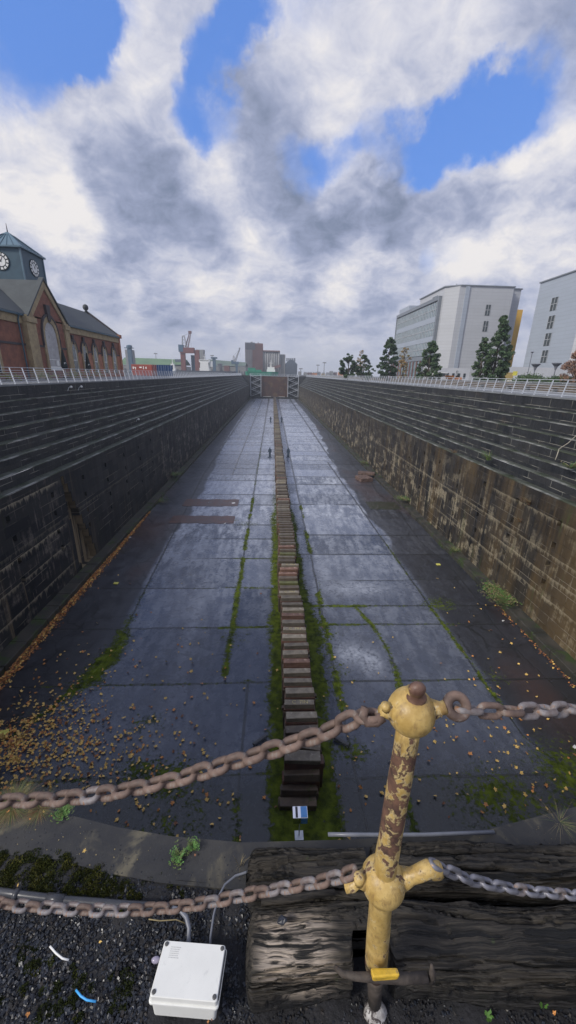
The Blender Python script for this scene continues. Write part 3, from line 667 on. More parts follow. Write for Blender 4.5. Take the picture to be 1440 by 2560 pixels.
def ordinal(n):
    if n >= 100:
        h = ['', 'one hundred', 'two hundred', 'three hundred'][n // 100]
        return h + ('th' if n % 100 == 0 else ' ' + ordinal(n % 100))
    if n < 20: return ONES[n]
    return TENS[n // 10] + ('ieth' if n % 10 == 0 else 'y-' + ONES[n % 10])
KG = 'timber keel blocks in a row down the middle of the dock floor'
KX = lambda y: 1.33 - .06 * min(1, y / 60)
def keel_blocks():
    protos = {}
    kinds = ['pale', 'grey', 'reddish', 'brown', 'mossy']
    for i, k in enumerate(kinds):
        for j in range(2): protos[(k, j)] = keel_proto(i * 2 + j, KM[k], .30 + .05 * j)
    used = set(); rr = random.Random(12)
    y = 12.62; idx = 7; count = 0; far = MB()
    order = {7: 'pale', 8: 'pale', 9: 'grey', 10: 'grey', 11: 'pale', 12: 'reddish', 13: 'grey', 14: 'grey', 15: 'pale', 16: 'pale', 17: 'grey', 18: 'reddish', 19: 'pale', 20: 'grey', 21: 'grey', 22: 'pale', 23: 'brown', 24: 'mossy', 25: 'brown', 26: 'reddish', 27: 'reddish'}
    while y < 258.5:
        k = order.get(idx) or rr.choices(kinds, (3, 5, 2 if idx < 60 else .7, 4, 1 if idx < 70 else .2))[0]
        jx = rr.uniform(-.05, .05) if idx < 22 else rr.uniform(-.13, .13); jr = radians(rr.uniform(-2, 2)); jz = rr.uniform(-.05, .03)
        if idx <= 300:
            p = protos[(k, idx % 2)]
            if (k, idx % 2) in used: p = copy_tree(p)
            else: used.add((k, idx % 2))
            p.location = (KX(y) + jx + .03, y + rr.uniform(-.03, .03), ZF + jz); p.rotation_euler = (0, 0, jr)
            word = {'pale': 'pale top', 'grey': 'grey top', 'reddish': 'reddish top', 'brown': 'brown top', 'mossy': 'mossy top'}[k]
            lab = 'keel block, %s, %s from the near end' % (word, ordinal(idx))
            if idx == 8:
                lab = 'keel block with C 7IN painted in faded yellow on its pale top'
            tag(p, lab, 'keel block', KG)
            if idx == 8:
                c = bpy.data.curves.new('lettering', 'FONT'); c.body = 'C  7IN'; c.size = .26; c.align_x = 'CENTER'; c.align_y = 'CENTER'; c.extrude = .002
                o = bpy.data.objects.new('lettering', c); COL.objects.link(o); o.parent = p; o.location = (.03, 0, 1.447)
                bpy.context.view_layer.update(); me = bpy.data.meshes.new_from_object(o.evaluated_get(bpy.context.evaluated_depsgraph_get())); bpy.data.objects.remove(o)
                o = bpy.data.objects.new('lettering', me); COL.objects.link(o); o.parent = p; o.location = (.03, 0, 1.447); me.materials.clear(); me.materials.append(mat('faded_yellow_paint', (.42, .36, .17), .7, var=.3, nscale=9))
        else:
            far.box((KX(y) + jx, y, ZF + 1.2), (1.33, .34, .42)); far.box((KX(y), y, ZF + .5), (1.45, .46, 1.0))
        y += .662 if idx < 60 else .655; idx += 1
    for k, p in protos.items():
        if k not in used:
            for ch in list(p.children): bpy.data.objects.remove(ch)
            bpy.data.objects.remove(p)
    tag(far.build('keel_blocks_far', KM['brown']), 'far end of the timber keel block row near the dock gate', 'keel block', KG, 'stuff')
    # the collapsed blocks of the near end
    def blk(name, lab, parts):
        r = empty('keel_block', lab, 'keel block', (0, 0, 0), KG); rr2 = random.Random(name)
        for nm, c, d, rz, tilt, m in parts:
            b = MB(); b.box((0, 0, 0), d); wonk(b, rr2, .02)
            o = b.build(nm, m, r, bevel=.018, seg=1); o.location = c; o.rotation_euler = (radians(tilt), radians(tilt * .3), radians(rz))
    Z = ZF
    blk(1, 'low dark keel block at the very near end of the row, behind the shiny box', [('timber', (1.05, 9.78, Z + .16), (1.36, .30, .28), -1.5, 0, KD2), ('base_block', (1.05, 9.95, Z + .08), (1.45, .3, .16), 2, 0, KD2)])
    blk(2, 'dark keel timber lying low, second from the near end of the row', [('timber', (1.1, 10.14, Z + .42), (1.34, .28, .24), -3, -6, KD2), ('base_block', (1.12, 10.2, Z + .15), (1.45, .34, .3), 0, 0, KD2)])
    blk(3, 'dark leaning keel timber, third from the near end of the row', [('timber', (1.22, 10.38, Z + .86), (1.36, .34, .28), -3.5, -14, KD2), ('base_block', (1.2, 10.5, Z + .36), (1.45, .4, .7), 1, 0, KD)])
    blk(4, 'grey broad keel timber tipped forward over a tall dark base, fourth from the near end', [('timber', (1.24, 10.68, Z + 1.42), (1.36, .40, .22), -1.5, 10, KM['grey']), ('base_block', (1.3, 10.72, Z + .65), (1.5, .42, 1.28), -2, 0, KD), ('lug', (2.06, 10.7, Z + 1.1), (.1, .3, .3), 0, 0, KM['brown'])])
    blk(5, 'brown keel timber lying skewed across the row behind the chain', [('timber', (1.3, 11.16, Z + 1.40), (1.4, .30, .2), -11, 0, KM['brown']), ('base_block', (1.3, 11.2, Z + .64), (1.46, .44, 1.26), -1, 0, KD2)])
    blk(6, 'dark mossy keel block partly hidden by the upper chain, sixth from the near end', [('timber', (1.3, 11.92, Z + 1.32), (1.38, .34, .22), 2, 0, KM['brown']), ('base_block', (1.3, 11.92, Z + .6), (1.46, .46, 1.18), 0, 0, KD2)])
keel_blocks()

# shiny box on a pole, floor lights, plates, bricks, small litter
r = empty('reflective_box', 'shiny mirrored box on a thin pole at the near end of the keel blocks', 'box', (0, 0, 0))
mm = bpy.data.materials.new('mirror_steel'); mm.use_nodes = True
_b = mm.node_tree.nodes['Principled BSDF']; _b.inputs['Metallic'].default_value = 1; _b.inputs['Roughness'].default_value = .04; _b.inputs['Base Color'].default_value = (.93, .93, .95, 1)
pb = atZ(750, 2037, -12.95); yb = pb.y; xb = pb.x
b = MB(); b.box((xb, yb, -12.96), (.50, .38, .30)); b.build('casing', mm, r, bevel=.012)
b = MB(); b.bb(xb + .02, xb + .235, yb - .175, yb + .175, -12.808, -12.798); b.bb(xb + .02, xb + .235, yb - .20, yb - .192, -13.08, -12.85); b.build('painted_sky_reflection', mat('sky_reflection_blue', (.13, .38, .80), .3, var=.05), r)  # sky's reflection in the mirror, painted as flat blue sheets
b = MB(); b.bb(xb - .16, xb - .08, yb - .17, yb + .17, -12.808, -12.799); b.build('painted_dark_reflection', M['darkplastic'], r)  # dark part of the mirror's reflection, painted as a strip
b = MB(); b.tube([(xb, yb, ZF), (xb, yb, -13.11)], .022, 8); b.build('pole', M['steel'], r)
b = MB(); b.box((xb, yb, ZF + .02), (.3, .3, .03)); b.build('foot', M['steel'], r)
def floor_light(p, rz, lab):
    r = empty('floor_light', lab, 'floor light', (p.x, p.y, ZF), 'bar floodlights on the dock floor', radians(rz))
    b = MB(); b.box((0, 0, .13), (.72, .13, .10)); b.build('housing', M['darkplastic'], r, bevel=.012, seg=1)
    b = MB(); b.box((0, -.067, .13), (.66, .012, .07)); b.build('lens', M['conduit'], r)
    for s in (-1, 1):
        b = MB(); b.box((s * .3, 0, .045), (.04, .1, .09)); b.build('foot', M['steel'], r)
floor_light(atZ(650, 1855, ZF), 38, 'black bar floodlight beside the left moss strip, behind the upper chain')
floor_light(atZ(853, 1858, ZF), -35, 'black bar floodlight on wet slabs right of the keel blocks')
n_ = ['near pair of dark figures halfway down the dock', 'farther pair of dark figures down the dock']
def figure_panel(x, y, lab):
    # dark standing cut-out panels shaped like a worker, on the dock floor
    r = empty('figure_cutout', lab, 'cut-out figure', (x, y, ZF), 'dark figure cut-outs standing beside the keel blocks')
    prof = [(-.2, 0), (-.2, .9), (-.34, 1.0), (-.3, 1.55), (-.12, 1.65), (-.1, 1.9), (.1, 1.9), (.12, 1.65), (.3, 1.55), (.34, 1.0), (.2, .9), (.2, 0)]
    b = MB(); b.prism([(px, 0, pz) for px, pz in prof], (0, -.03, 0), (0, .03, 0)); b.build('panel', M['figure'], r)
    b = MB(); b.box((0, 0, .03), (.8, .5, .06)); b.build('foot', M['figure'], r)
M['figure'] = mat('dark_blue_grey_metal', (.06, .085, .12), .5)
figure_panel(-.45, 73.8, 'dark figure cut-out left of the keel blocks, halfway down the dock')
figure_panel(3.1, 74.0, 'dark figure cut-out right of the keel blocks, halfway down the dock')
figure_panel(-.6, 131, 'far dark figure cut-out left of the keel blocks')
figure_panel(3.05, 131.5, 'far dark figure cut-out right of the keel blocks')
# reddish fallen blocks
def blockthing(px, py, d, rz, lab, m, name='stone_block', cat='stone block', group=None, lift=0, tilt=0):
    p = atZ(px, py, ZF + d[2] / 2 + lift); b = MB(); b.box((0, 0, 0), d); wonk(b, random.Random(px), .02 * min(1, d[2] * 4))
    o = b.build(name, m, None, bevel=min(.03, d[2] * .15), seg=1); o.location = p; o.rotation_euler = (radians(tilt), 0, radians(rz)); return tag(o, lab, cat, group)
BR = mat('red_brown_stone', (.13, .085, .07), .7, var=.35, nscale=3, bump=.6, bscale=20, spots=(3, .6, .7, (.2, .15, .13)))
blockthing(910, 1196, (2.0, 2.2, .55), 12, 'red-brown stone block on the floor, the nearer of two by the right wall', BR, group='loose stone blocks by the right wall')
blockthing(916, 1183, (2.6, 1.6, .4), -15, 'brown flat stone block behind the nearer one by the right wall', BR, group='loose stone blocks by the right wall', lift=.35, tilt=-4)
YM = mat('dirty_yellow_paint', (.62, .58, .13), .5, var=.2, nscale=6)
for px, py, d, rz, lab in [(10, 1832, (.34, .30, .05), 20, 'yellow square plate on the leaf-strewn floor at the left edge'), (290, 1458, (.34, .26, .06), -5, 'yellow square plate in a drain recess left of the moss joint'), (1096, 1411, (.34, .26, .06), 5, 'yellow square plate in the dark drain recess on the right')]:
    blockthing(px, py, d, rz, lab, YM, 'yellow_plate', 'floor plate', 'small yellow plates on the dock floor', lift=.01)
for i, (px, py, X, lab) in enumerate([(197, 971, -19.7, 'small white lamp bracket high on the left dock wall, the right one of two'), (171, 972, -19.7, 'small pale lamp bracket high on the left dock wall, the left one of two'), (341, 1052, -16.3, 'small white lamp bracket halfway down the left steps')]):
    p = atX(px, py, X); r = empty('wall_lamp', lab, 'wall lamp', tuple(p), 'small lamps on the left dock wall')
    b = MB(); b.tube([(-.1, 0, -.2), (.05, 0, .1), (.22, .1, .22)], .03, 6); b.build('arm', M['steel'], r)
    b = MB(); b.lathe([(.05, 0), (.13, .05), (.11, .16), (.02, .2)], (.24, .1, .08), 10); b.build('lamp_head', M['white'], r, smooth=True)
RP = mat('rusty_cover', (.085, .038, .026), .35, var=.4, nscale=1.5, bump=.5, bscale=10, spots=(1.2, .6, .75, (.05, .045, .02)))
def flat(x0, x1, y0, y1, h, m, name, lab, cat, group=None):
    rr = random.Random(int(y0 * 10)); n = 9
    poly = [(x0 + (x1 - x0) * i / n, y0 + rr.uniform(-.12, .12), ZF) for i in range(n + 1)] + [(x1 - (x1 - x0) * i / n, y1 + rr.uniform(-.12, .12), ZF) for i in range(n + 1)]
    b = MB(); b.prism(poly, (0, 0, -.02), (0, 0, h)); return tag(b.build(name, m), lab, cat, group)
flat(-10.8, -4.15, 44.3, 47.0, .03, RP, 'rust_cover', 'long rusty brown cover plate across the floor, the farther of two on the left', 'cover plate', 'rusty cover plates in the floor')
flat(-11.0, -4.1, 38.6, 40.9, .03, RP, 'rust_cover', 'long rusty brown cover plate across the floor, the nearer of two on the left', 'cover plate', 'rusty cover plates in the floor')
flat(12.0, 15.8, 43.6, 46.6, .025, mat('wet_silt', (.05, .042, .03), .35, col2=(.02, .03, .012), nscale=2), 'silt_patch', 'dark silt patch with moss by the right kerb', 'silt patch')
def litter(pts):
    for i, (px, py, s, lab) in enumerate(pts):
        p = atZ(px, py, ZF + .03); b = MB(); rr = random.Random(i)
        b.box((0, 0, 0), (s, s * rr.uniform(.4, .8), .03)); wonk(b, rr, s * .12); o = b.build('litter', M['white']); o.location = p + Vector((0, 0, .01)); o.rotation_euler.z = rr.uniform(0, 3); tag(o, lab, 'litter', 'white scraps of litter on the dock floor')
litter([(583, 1258, .42, 'white scrap on the farther rusty cover plate'), (562, 1309, .32, 'white scrap on the nearer rusty cover plate'), (323, 1344, .3, 'white scrap at the foot of the left kerb near the leaves'), (316, 1348, .22, 'smaller white scrap beside the left kerb leaves'), (1258, 1552, .14, 'tiny white scrap on dark slabs near the right kerb'), (1437, 1868, .2, 'white scrap at the right edge of the dock floor'), (657, 1000, 1.6, 'white round buoy-like lump left of the keel row by the gate'), (720, 1003, .9, 'small white lump right of the keel row by the gate')])

# ------------------------------------------------------------------ the caisson gate with its stair towers
def gate():
    G = 264.0; pl = atY(653.5, 991, G); pr = atY(718, 991, G); zt = atY(685, 940.5, G).z; zb = pl.z
    r = empty('dock_gate', 'rusty riveted iron caisson gate closing the far end of the dock', 'dock gate', (0, 0, 0))
    m = mat('caisson_rust', (.12, .055, .038), .7, col2=(.055, .034, .032), nscale=.35, spots=(.25, .5, .66, (.15, .095, .05)))
    b = MB(); b.bb(pl.x, pr.x, G, G + 4, zb, zt); 
    b.build('body', m, r)
    b = MB()
    for k in range(1, 7): b.bb(pl.x, pr.x, G - .12, G - .002, zb + (zt - zb) * k / 7 - .08, zb + (zt - zb) * k / 7 + .08)
    b.build('stiffener', m, r)
    b = MB()
    n = 12
    for k in range(n + 1): x = pl.x + (pr.x - pl.x) * k / n; b.bb(x - .06, x + .06, G - .2, G - .13, zb, zt)
    b.build('rib', m, r)
    b = MB(); b.bb(pl.x - 7.6, pr.x + 7.6, G - .3, G + 4, zt + .02, zt + .25); b.build('walkway', M['steel'], r)
    b = MB(); b.beam((pl.x - 7.6, G - .3, zt + 1.35), (pr.x + 7.6, G - .3, zt + 1.35), .09)
    b.beam((pl.x - 7.6, G - .3, zt + .8), (pr.x + 7.6, G - .3, zt + .8), .05)
    for k in range(21): x = pl.x - 7.4 + (pr.x - pl.x + 14.8) * k / 20; b.bb(x - .05, x + .05, G - .35, G - .25, zt + .25, zt + 1.35)
    b.build('handrail', M['steel'], r)
    b = MB()
    b.bb(pl.x + 1, pl.x + 6.2, G - .6, G - .3, zb - .1, zb + .14); b.bb(pr.x - 5.5, pr.x - 1.5, G - .6, G - .3, zb - .1, zb + .14); b.build('fender', M['white'], r)
    # sill wall
    xe0 = atY(626.5, 991, G).x; xe1 = atY(745.5, 991, G).x
    s = empty('dock_sill', 'dark stone sill and end piers under the iron gate', 'dock wall', (0, 0, 0))
    b = MB(); b.bb(XL - 2, XR + 2, 262.05, G + 6, ZF - .1, zb - .02); b.build('sill', M['riser'], s)
    b = MB(); b.bb(-24, xe0 - .0, 262.06, 275, ZF + .02, -.02); b.build('pier', M['riser'], s); b = MB(); b.bb(xe1, 26, 262.06, 275, ZF + .02, -.02); b.build('pier', M['riser'], s)
    b = MB(); b.bb(xe0, xe1, G + 3.5, G + 6, zb - .02, -.3); b.build('back_wall', M['riser'], s)
    for sd, xa, xb_, lab in ((-1, xe0, pl.x, 'grey steel zigzag stair tower on the left of the rusty gate'), (1, pr.x, xe1, 'grey steel zigzag stair tower on the right of the rusty gate')):
        t = empty('stair_tower', lab, 'stair tower', (0, 0, 0), 'zigzag steel stair towers beside the gate')
        for xx in (xa + .25, xb_ - .25):
            b = MB(); b.bb(xx - .16, xx + .16, 262.8, 263.2, zb, zt + 1.2); b.build('column', M['steel'], t)
        nfl = 6; dz = (zt - zb - .4) / nfl
        for k in range(nfl):
            za = zb + .2 + dz * k; zc = za + dz; x1, x2 = (xa + .8, xb_ - .8) if k % 2 == (0 if sd < 0 else 1) else (xb_ - .8, xa + .8)
            Yk = 262.9 if k % 2 else 263.6
            b = MB(); b.beam((x1, Yk, za), (x2, Yk, zc), .12, .2); b.beam((x1, Yk - .05, za + 1.0), (x2, Yk - .05, zc + 1.0), .08)
            for j in range(5): f = j / 4; b.bb(x1 + (x2 - x1) * f - .04, x1 + (x2 - x1) * f + .04, Yk - .09, Yk - .01, za + dz * f, za + dz * f + 1.0)
            b.build('flight', M['steel'], t)
            b = MB(); b.bb(x2 - .7, x2 + .7, 262.9, 263.9, zc - .08, zc); b.build('landing', M['steel'], t)
gate()

# ------------------------------------------------------------------ foreground
def paintmat():
    m = bpy.data.materials.new('flaking_yellow_paint'); m.use_nodes = True; n = NT(m.node_tree)
    out = n.new('ShaderNodeOutputMaterial'); b = n.new('ShaderNodeBsdfPrincipled'); n.l.new(b.outputs[0], out.inputs[0])
    c = n.coord('Object'); s = n.new('ShaderNodeSeparateXYZ', {0: c}); Z = s.outputs[2]
    a = n.noise(n.scl(c, 1, 1, .7), 34, 7, .62, .5); f = n.noise(c, 90, 6, .65)
    where = n.math('SUBTRACT', n.math('ADD', n.rng(Z, .60, .50, 0, .085, True), n.rng(Z, .30, .16, 0, -.10)), n.math('ADD', n.rng(Z, -.13, -.2, 0, -.16), n.rng(Z, .565, .6, 0, .03)))
    where = n.math('ADD', where, n.math('MULTIPLY', n.rng(Z, .44, .38), n.rng(Z, .24, .32, 0, .035)))
    k = n.math('ADD', n.math('MULTIPLY', a, .72), n.math('MULTIPLY', f, .28)); k = n.math('ADD', k, where)
    rustm = n.rng(k, .555, .61)
    edge = n.math('MULTIPLY', n.rng(k, .535, .562), n.math('SUBTRACT', 1.0, rustm))
    y = n.mix(n.rng(n.noise(c, 30, 5, .6), .3, .7), (.40, .26, .075), (.60, .43, .16))
    y = n.mix(n.rng(n.noise(c, 130, 4, .6), .56, .7, 0, .55), y, (.22, .15, .07))
    y = n.mix(n.rng(n.noise(n.scl(c, 1, 1, .25), 60, 6, .7), .48, .72, 0, .75), y, (.20, .12, .05))
    y = n.mix(n.math('MULTIPLY', edge, .5), y, (.68, .58, .36))
    y = n.mix(n.rng(n.noise(n.scl(c, 1, 1, 1, (.4, .2, .1)), 32, 3, .5), .72, .75), y, (.75, .74, .7))
    ru = n.mix(n.rng(n.noise(c, 45, 6, .65), .3, .7), (.055, .033, .028), (.19, .10, .065))
    n.put(b.inputs['Base Color'], n.mix(rustm, y, ru)); n.put(b.inputs['Roughness'], n.rng(rustm, 0, 1, .42, .72))
    h = n.math('SUBTRACT', n.math('MULTIPLY', f, .4), n.math('MULTIPLY', rustm, .8))
    bp = n.new('ShaderNodeBump', {'Strength': .7, 'Distance': .003, 'Height': h}); n.l.new(bp.outputs[0], b.inputs['Normal'])
    return m
M['paint'] = paintmat()
M['chainrust'] = mat('rusty_chain', (.20, .135, .108), .7, col2=(.085, .058, .048), nscale=26, bump=.8, bscale=110, spots=(36, .56, .66, (.22, .19, .17)), bdist=.0015, obvar=.12)
M['chaingrey'] = mat('grey_flaking_chain', (.24, .23, .24), .55, col2=(.13, .095, .085), nscale=30, bump=.8, bscale=110, spots=(30, .58, .66, (.24, .12, .06)), bdist=.0015, obvar=.1)
M['chaingal'] = mat('galvanised_chain', (.22, .22, .26), .45, metal=.35, col2=(.17, .165, .18), nscale=26, bump=.6, bscale=110, spots=(26, .62, .68, (.38, .22, .1)), bdist=.0012, obvar=.1)
M['rustdark'] = mat('dark_rusted_iron', (.06, .048, .04), .75, var=.4, nscale=40, bump=.8, bscale=120, bdist=.002, spots=(60, .62, .7, (.16, .1, .06)))
PX, PY = .243, .5
def post_x(z): return PX + max(0, .12 - z) * .06
def stanchion():
    r = empty('chain_stanchion', 'flaking yellow iron stanchion holding two rusty chains in front of the timber baulks', 'post', (0, 0, 0))
    rr = random.Random(4)
    # shaft
    n = 40; rings = []; N = 22
    for i in range(n + 1):
        z = -.22 + (.585 + .22) * i / n; rad = .0275 - .0068 * (i / n) ** .9
        if i == 0: rad *= .80
        if i == 1: rad *= .93
        rings.append([Vector((post_x(z) + cos(2 * pi * j / N) * rad * (1 + .02 * sin(3 * z * 9 + j)), PY + sin(2 * pi * j / N) * rad * (1 + .02 * cos(z * 31 + j * 1.3)), z)) for j in range(N)])
    b = MB(); b.ring_loft(rings); b.build('shaft', M['paint'], r, smooth=True)
    # lower ball with collar, lugs
    def ball(zc, R_, name, sz=1.0, low=.5, high=.5):
        prof = []
        for i in range(19):
            a = -pi / 2 + pi * i / 18; prof.append((max(.004, R_ * cos(a)), zc + R_ * sz * sin(a)))
        prof[0] = (.018, prof[0][1] - .004); prof[-1] = (.016, prof[-1][1] + .004)
        b = MB(); b.lathe(prof, (post_x(zc), PY, 0), 28); o = b.build(name, M['paint'], r, smooth=True)
        me = o.data
        for v in me.vertices:
            q = Vector((v.co.x * 30, v.co.y * 30, v.co.z * 30)); k = 1 + .03 * math.sin(q.x * 1.3 + q.z) * math.cos(q.y * 1.7) ; v.co.x = post_x(zc) + (v.co.x - post_x(zc)) * k; v.co.y = PY + (v.co.y - PY) * k
        return o
    ball(.618, .0405, 'upper_ball'); ball(.146, .0465, 'lower_ball', 1.0)
    # finial knob: a lumpy bolt head leaning left
    b = MB(); prof = [(.017, 0), (.019, .006), (.0175, .012), (.0125, .018), (.0120, .026), (.0150, .034), (.0155, .042), (.012, .050), (.006, .055), (.001, .056)]
    b.lathe(prof, (0, 0, 0), 14); o = b.build('finial', M['finial'], r, smooth=True); o.location = (PX + .002, PY - .006, .650); o.rotation_euler = (radians(14), radians(-10), 0); o.scale = (.92, .75, .8)
    # eyes on both sides
    def eye(c, R_, w, ang, tilt, m, name='eye', a0=0, a1=360, tube_n=10):
        pts = []; cl = (a1 - a0) >= 360; k = 26
        for i in range(k if cl else k + 1):
            a = radians(a0 + (a1 - a0) * i / k); p = Vector((cos(a) * R_, 0, sin(a) * R_)); p = Matrix.Rotation(radians(tilt), 3, 'X') @ p; p = Matrix.Rotation(radians(ang), 3, 'Z') @ p; pts.append(Vector(c) + p)
        b = MB(); b.tube(pts, w, tube_n, closed=cl); return b.build(name, m, r, smooth=True)
    b = MB(); b.tube([(PX + .03, PY, .622), (PX + .052, PY, .624), (PX + .058, PY, .626)], [.020, .011, .012], 14); b.build('neck', M['paint'], r, smooth=True)
    eye((PX + .078, PY, .628), .0165, .0085, 0, -38, M['chainrust'])
    b = MB(); b.tube([(PX - .03, PY, .62), (PX - .046, PY, .618), (PX - .054, PY, .622)], [.019, .011, .010], 14); b.build('neck', M['paint'], r, smooth=True)
    b = MB(); b.tube([(PX - .046, PY - .004, .627), (PX - .050, PY - .006, .640)], [.0075, .007], 10); b.build('lug', M['paint'], r, smooth=True)
    b = MB(); b.tube([(PX - .05, PY - .004, .612), (PX - .062, PY - .008, .604), (PX - .078, PY - .008, .603), (PX - .084, PY - .002, .612), (PX - .080, PY + .004, .624)], [.009, .0085, .0078, .0078, .007], 12); b.build('hook', M['chainrust'], r, smooth=True)
    xl = post_x(.15)
    b = MB(); b.tube([(xl + .035, PY, .150), (xl + .062, PY, .160), (xl + .074, PY - .002, .172), (xl + .092, PY - .002, .186), (xl + .112, PY, .180), (xl + .117, PY + .002, .166), (xl + .108, PY + .006, .152)], [.024, .015, .016, .0165, .0155, .014, .012], 14); b.build('hook', M['paint'], r, smooth=True)
    b = MB(); b.tube([(xl - .035, PY, .150), (xl - .056, PY, .148), (xl - .066, PY - .004, .140), (xl - .080, PY - .004, .134)], [.022, .013, .012, .010], 14); b.build('neck', M['paint'], r, smooth=True)
    b = MB(); b.tube([(xl - .052, PY - .004, .155), (xl - .056, PY - .008, .178)], [.012, .0105], 12); b.build('lug', M['paint'], r, smooth=True)
    # foot: rusty stub, cross bar, white painted stone base
    b = MB(); b.tube([(post_x(-.2), PY, -.21), (post_x(-.26), PY - .004, -.27), (post_x(-.35), PY - .006, -.345)], [.022, .0185, .0165], 14); b.build('stub', M['rustdark'], r, smooth=True)
    return r
M['finial'] = mat('rusty_finial', (.22, .13, .09), .5, col2=(.11, .06, .045), nscale=30, bump=.7, bscale=90, spots=(40, .6, .7, (.5, .36, .12)), bdist=.0015)
stanchion()
def cross_bar():
    r = empty('iron_dog_bar', 'rusty iron cross bar with a yellow painted clamp behind the foot of the stanchion', 'iron bar', (0, 0, 0))
    y = .462; q = lambda px, py, dy=0: tuple(atY(px, py, y + dy))
    b = MB(); b.tube([q(838, 2418, .03), q(856, 2434, .015), q(885, 2441), q(925, 2443), q(1000, 2446), q(1068, 2444)], [.005, .0065, .0075, .009, .0105, .010], 10); b.build('bar', M['rustdark'], r, smooth=True)
    b = MB(); b.tube([q(1076, 2450, .002), q(1081, 2436, .003), q(1079, 2412, .006)], [.0095, .0085, .003], 8); b.build('spike', M['rustdark'], r, smooth=True); z = atY(960, 2440, y).z
    b = MB(); b.box(tuple(atY(962, 2436, y - .008)), (.060, .016, .020)); wonk(b, random.Random(2), .002).build('clamp', mat('bright_yellow_paint', (.68, .44, .05), .4, var=.2, nscale=60, spots=(70, .6, .7, (.3, .2, .08))), r, bevel=.004)
cross_bar()
b = MB(); b.lathe([(.030, 0), (.036, .01), (.034, .022), (.026, .034), (.012, .040), (.002, .041)], (0, 0, 0), 16)
o = b.build('post_stone', mat('white_painted_stone', (.55, .54, .52), .6, nscale=40, col2=(.26, .24, .23), spots=(50, .50, .58, (.05, .04, .04)), bump=.8, bscale=60, bdist=.003), smooth=True); o.location = (.278, PY - .008, -.405); o.scale = (.85, .7, .8); tag(o, 'lumpy white painted stone at the foot of the yellow stanchion', 'stone')
for v in o.data.vertices: v.co += Vector((random.uniform(-.003, .003), random.uniform(-.003, .003), random.uniform(-.003, .003)))

def link_mesh(L, W, r, m, name='chain_link', N=20, n=9):
    """oval link: L long outside along x, W wide outside along y, wire radius r"""
    a = (W / 2 - r); s = L / 2 - r - a; pts = []
    k = 7
    for i in range(k + 1): t = -pi / 2 + pi * i / k; pts.append((s + a * cos(t), a * sin(t), 0))
    for i in range(k + 1): t = pi / 2 + pi * i / k; pts.append((-s + a * cos(t), a * sin(t), 0))
    rr = random.Random(int(L * 1e5)); b = MB(); b.tube(pts, [r * rr.uniform(.95, 1.06) for _ in pts], n, closed=True)
    o = b.build(name, m, None, smooth=True); COL.objects.unlink(o); return o.data
def chain(pts, pitch0, pitch1, wire, mats, label, roll0=20, name='rusty_chain'):
    """links follow the polyline; each is a part"""
    r = empty(name, label, 'chain', (0, 0, 0), 'chains of the chain fence')
    # smooth Catmull-Rom resample
    P = [Vector(p) for p in pts]; D = []
    for i in range(len(P) - 1):
        p0 = P[max(i - 1, 0)]; p1 = P[i]; p2 = P[i + 1]; p3 = P[min(i + 2, len(P) - 1)]
        for k in range(60):
            t = k / 60; D.append(.5 * ((2 * p1) + (p2 - p0) * t + (2 * p0 - 5 * p1 + 4 * p2 - p3) * t * t + (3 * p1 - p0 - 3 * p2 + p3) * t ** 3))
    D.append(P[-1]); S = [0]
    for i in range(1, len(D)): S.append(S[-1] + (D[i] - D[i - 1]).length)
    tot = S[-1]
    def at(s):
        s = min(max(s, 0), tot); import bisect
        i = min(max(bisect.bisect_left(S, s), 1), len(D) - 1); f = (s - S[i - 1]) / max(1e-9, S[i] - S[i - 1]); return D[i - 1].lerp(D[i], f)
    s = 0.0; k = 0; cache = {}; rr = random.Random(len(pts) + int(roll0))
    while s < tot:
        u = s / tot; pt = pitch0 + (pitch1 - pitch0) * min(1, u * 1.6)
        L = pt + 2 * wire; key = round(L, 3)
        m = mats[0] if rr.random() < mats[2] else mats[1]
        if (key, m.name) not in cache: cache[(key, m.name)] = link_mesh(L, wire * 5.5, wire, m)
        a = at(s); c = at(s + pt); t = (c - a).normalized(); ctr = (a + c) / 2
        q = t.cross(Vector((0, 0, 1))).normalized(); up = q.cross(t)
        ang = radians(roll0 + 90 * (k % 2) + rr.uniform(-9, 9)); y = q * cos(ang) + up * sin(ang); zz = t.cross(y)
        Mx = Matrix((t, y, zz)).transposed().to_4x4(); Mx.translation = ctr
        o = bpy.data.objects.new('chain_link', cache[(key, m.name)]); COL.objects.link(o); o.parent = r; o.matrix_local = Mx
        s += pt; k += 1
    return r
def pd(L): return [atd(*p) for p in L]
chain(pd([(948, 1790, .665), (905, 1786, .67), (820, 1828, .69), (720, 1862, .71), (560, 1912, .74), (400, 1958, .78), (200, 1992, .82), (0, 2003, .87), (-120, 2003, .91)]), .0395, .0390, .0067, (M['chainrust'], M['chaingrey'], .93), 'heavy rusty brown chain hanging from the top of the stanchion to the left', -5)
chain(pd([(888, 2178, .815), (830, 2197, .84), (740, 2215, .88), (640, 2232, .93), (480, 2262, .97), (300, 2276, 1.0), (100, 2268, 1.02), (0, 2258, 1.03), (-100, 2240, 1.05)]), .037, .0355, .0058, (M['chainrust'], M['chaingrey'], .6), 'lower rusty chain sagging to the left above the gravel and grey conduit', -8)
chain(pd([(1140, 1772, .665), (1240, 1778, .68), (1340, 1777, .70), (1440, 1772, .73), (1540, 1765, .77)]), .046, .033, .0057, (M['chaingrey'], M['chainrust'], .55), 'upper grey and rust chain running level from the stanchion to the right', 20)
chain(pd([(1078, 2158, .81), (1130, 2180, .83), (1180, 2200, .86), (1300, 2224, .92), (1440, 2238, .98), (1540, 2245, 1.04)]), .048, .033, .0051, (M['chaingal'], M['chaingrey'], .8), 'lower galvanised grey chain running from the yellow hook to the right', 12)

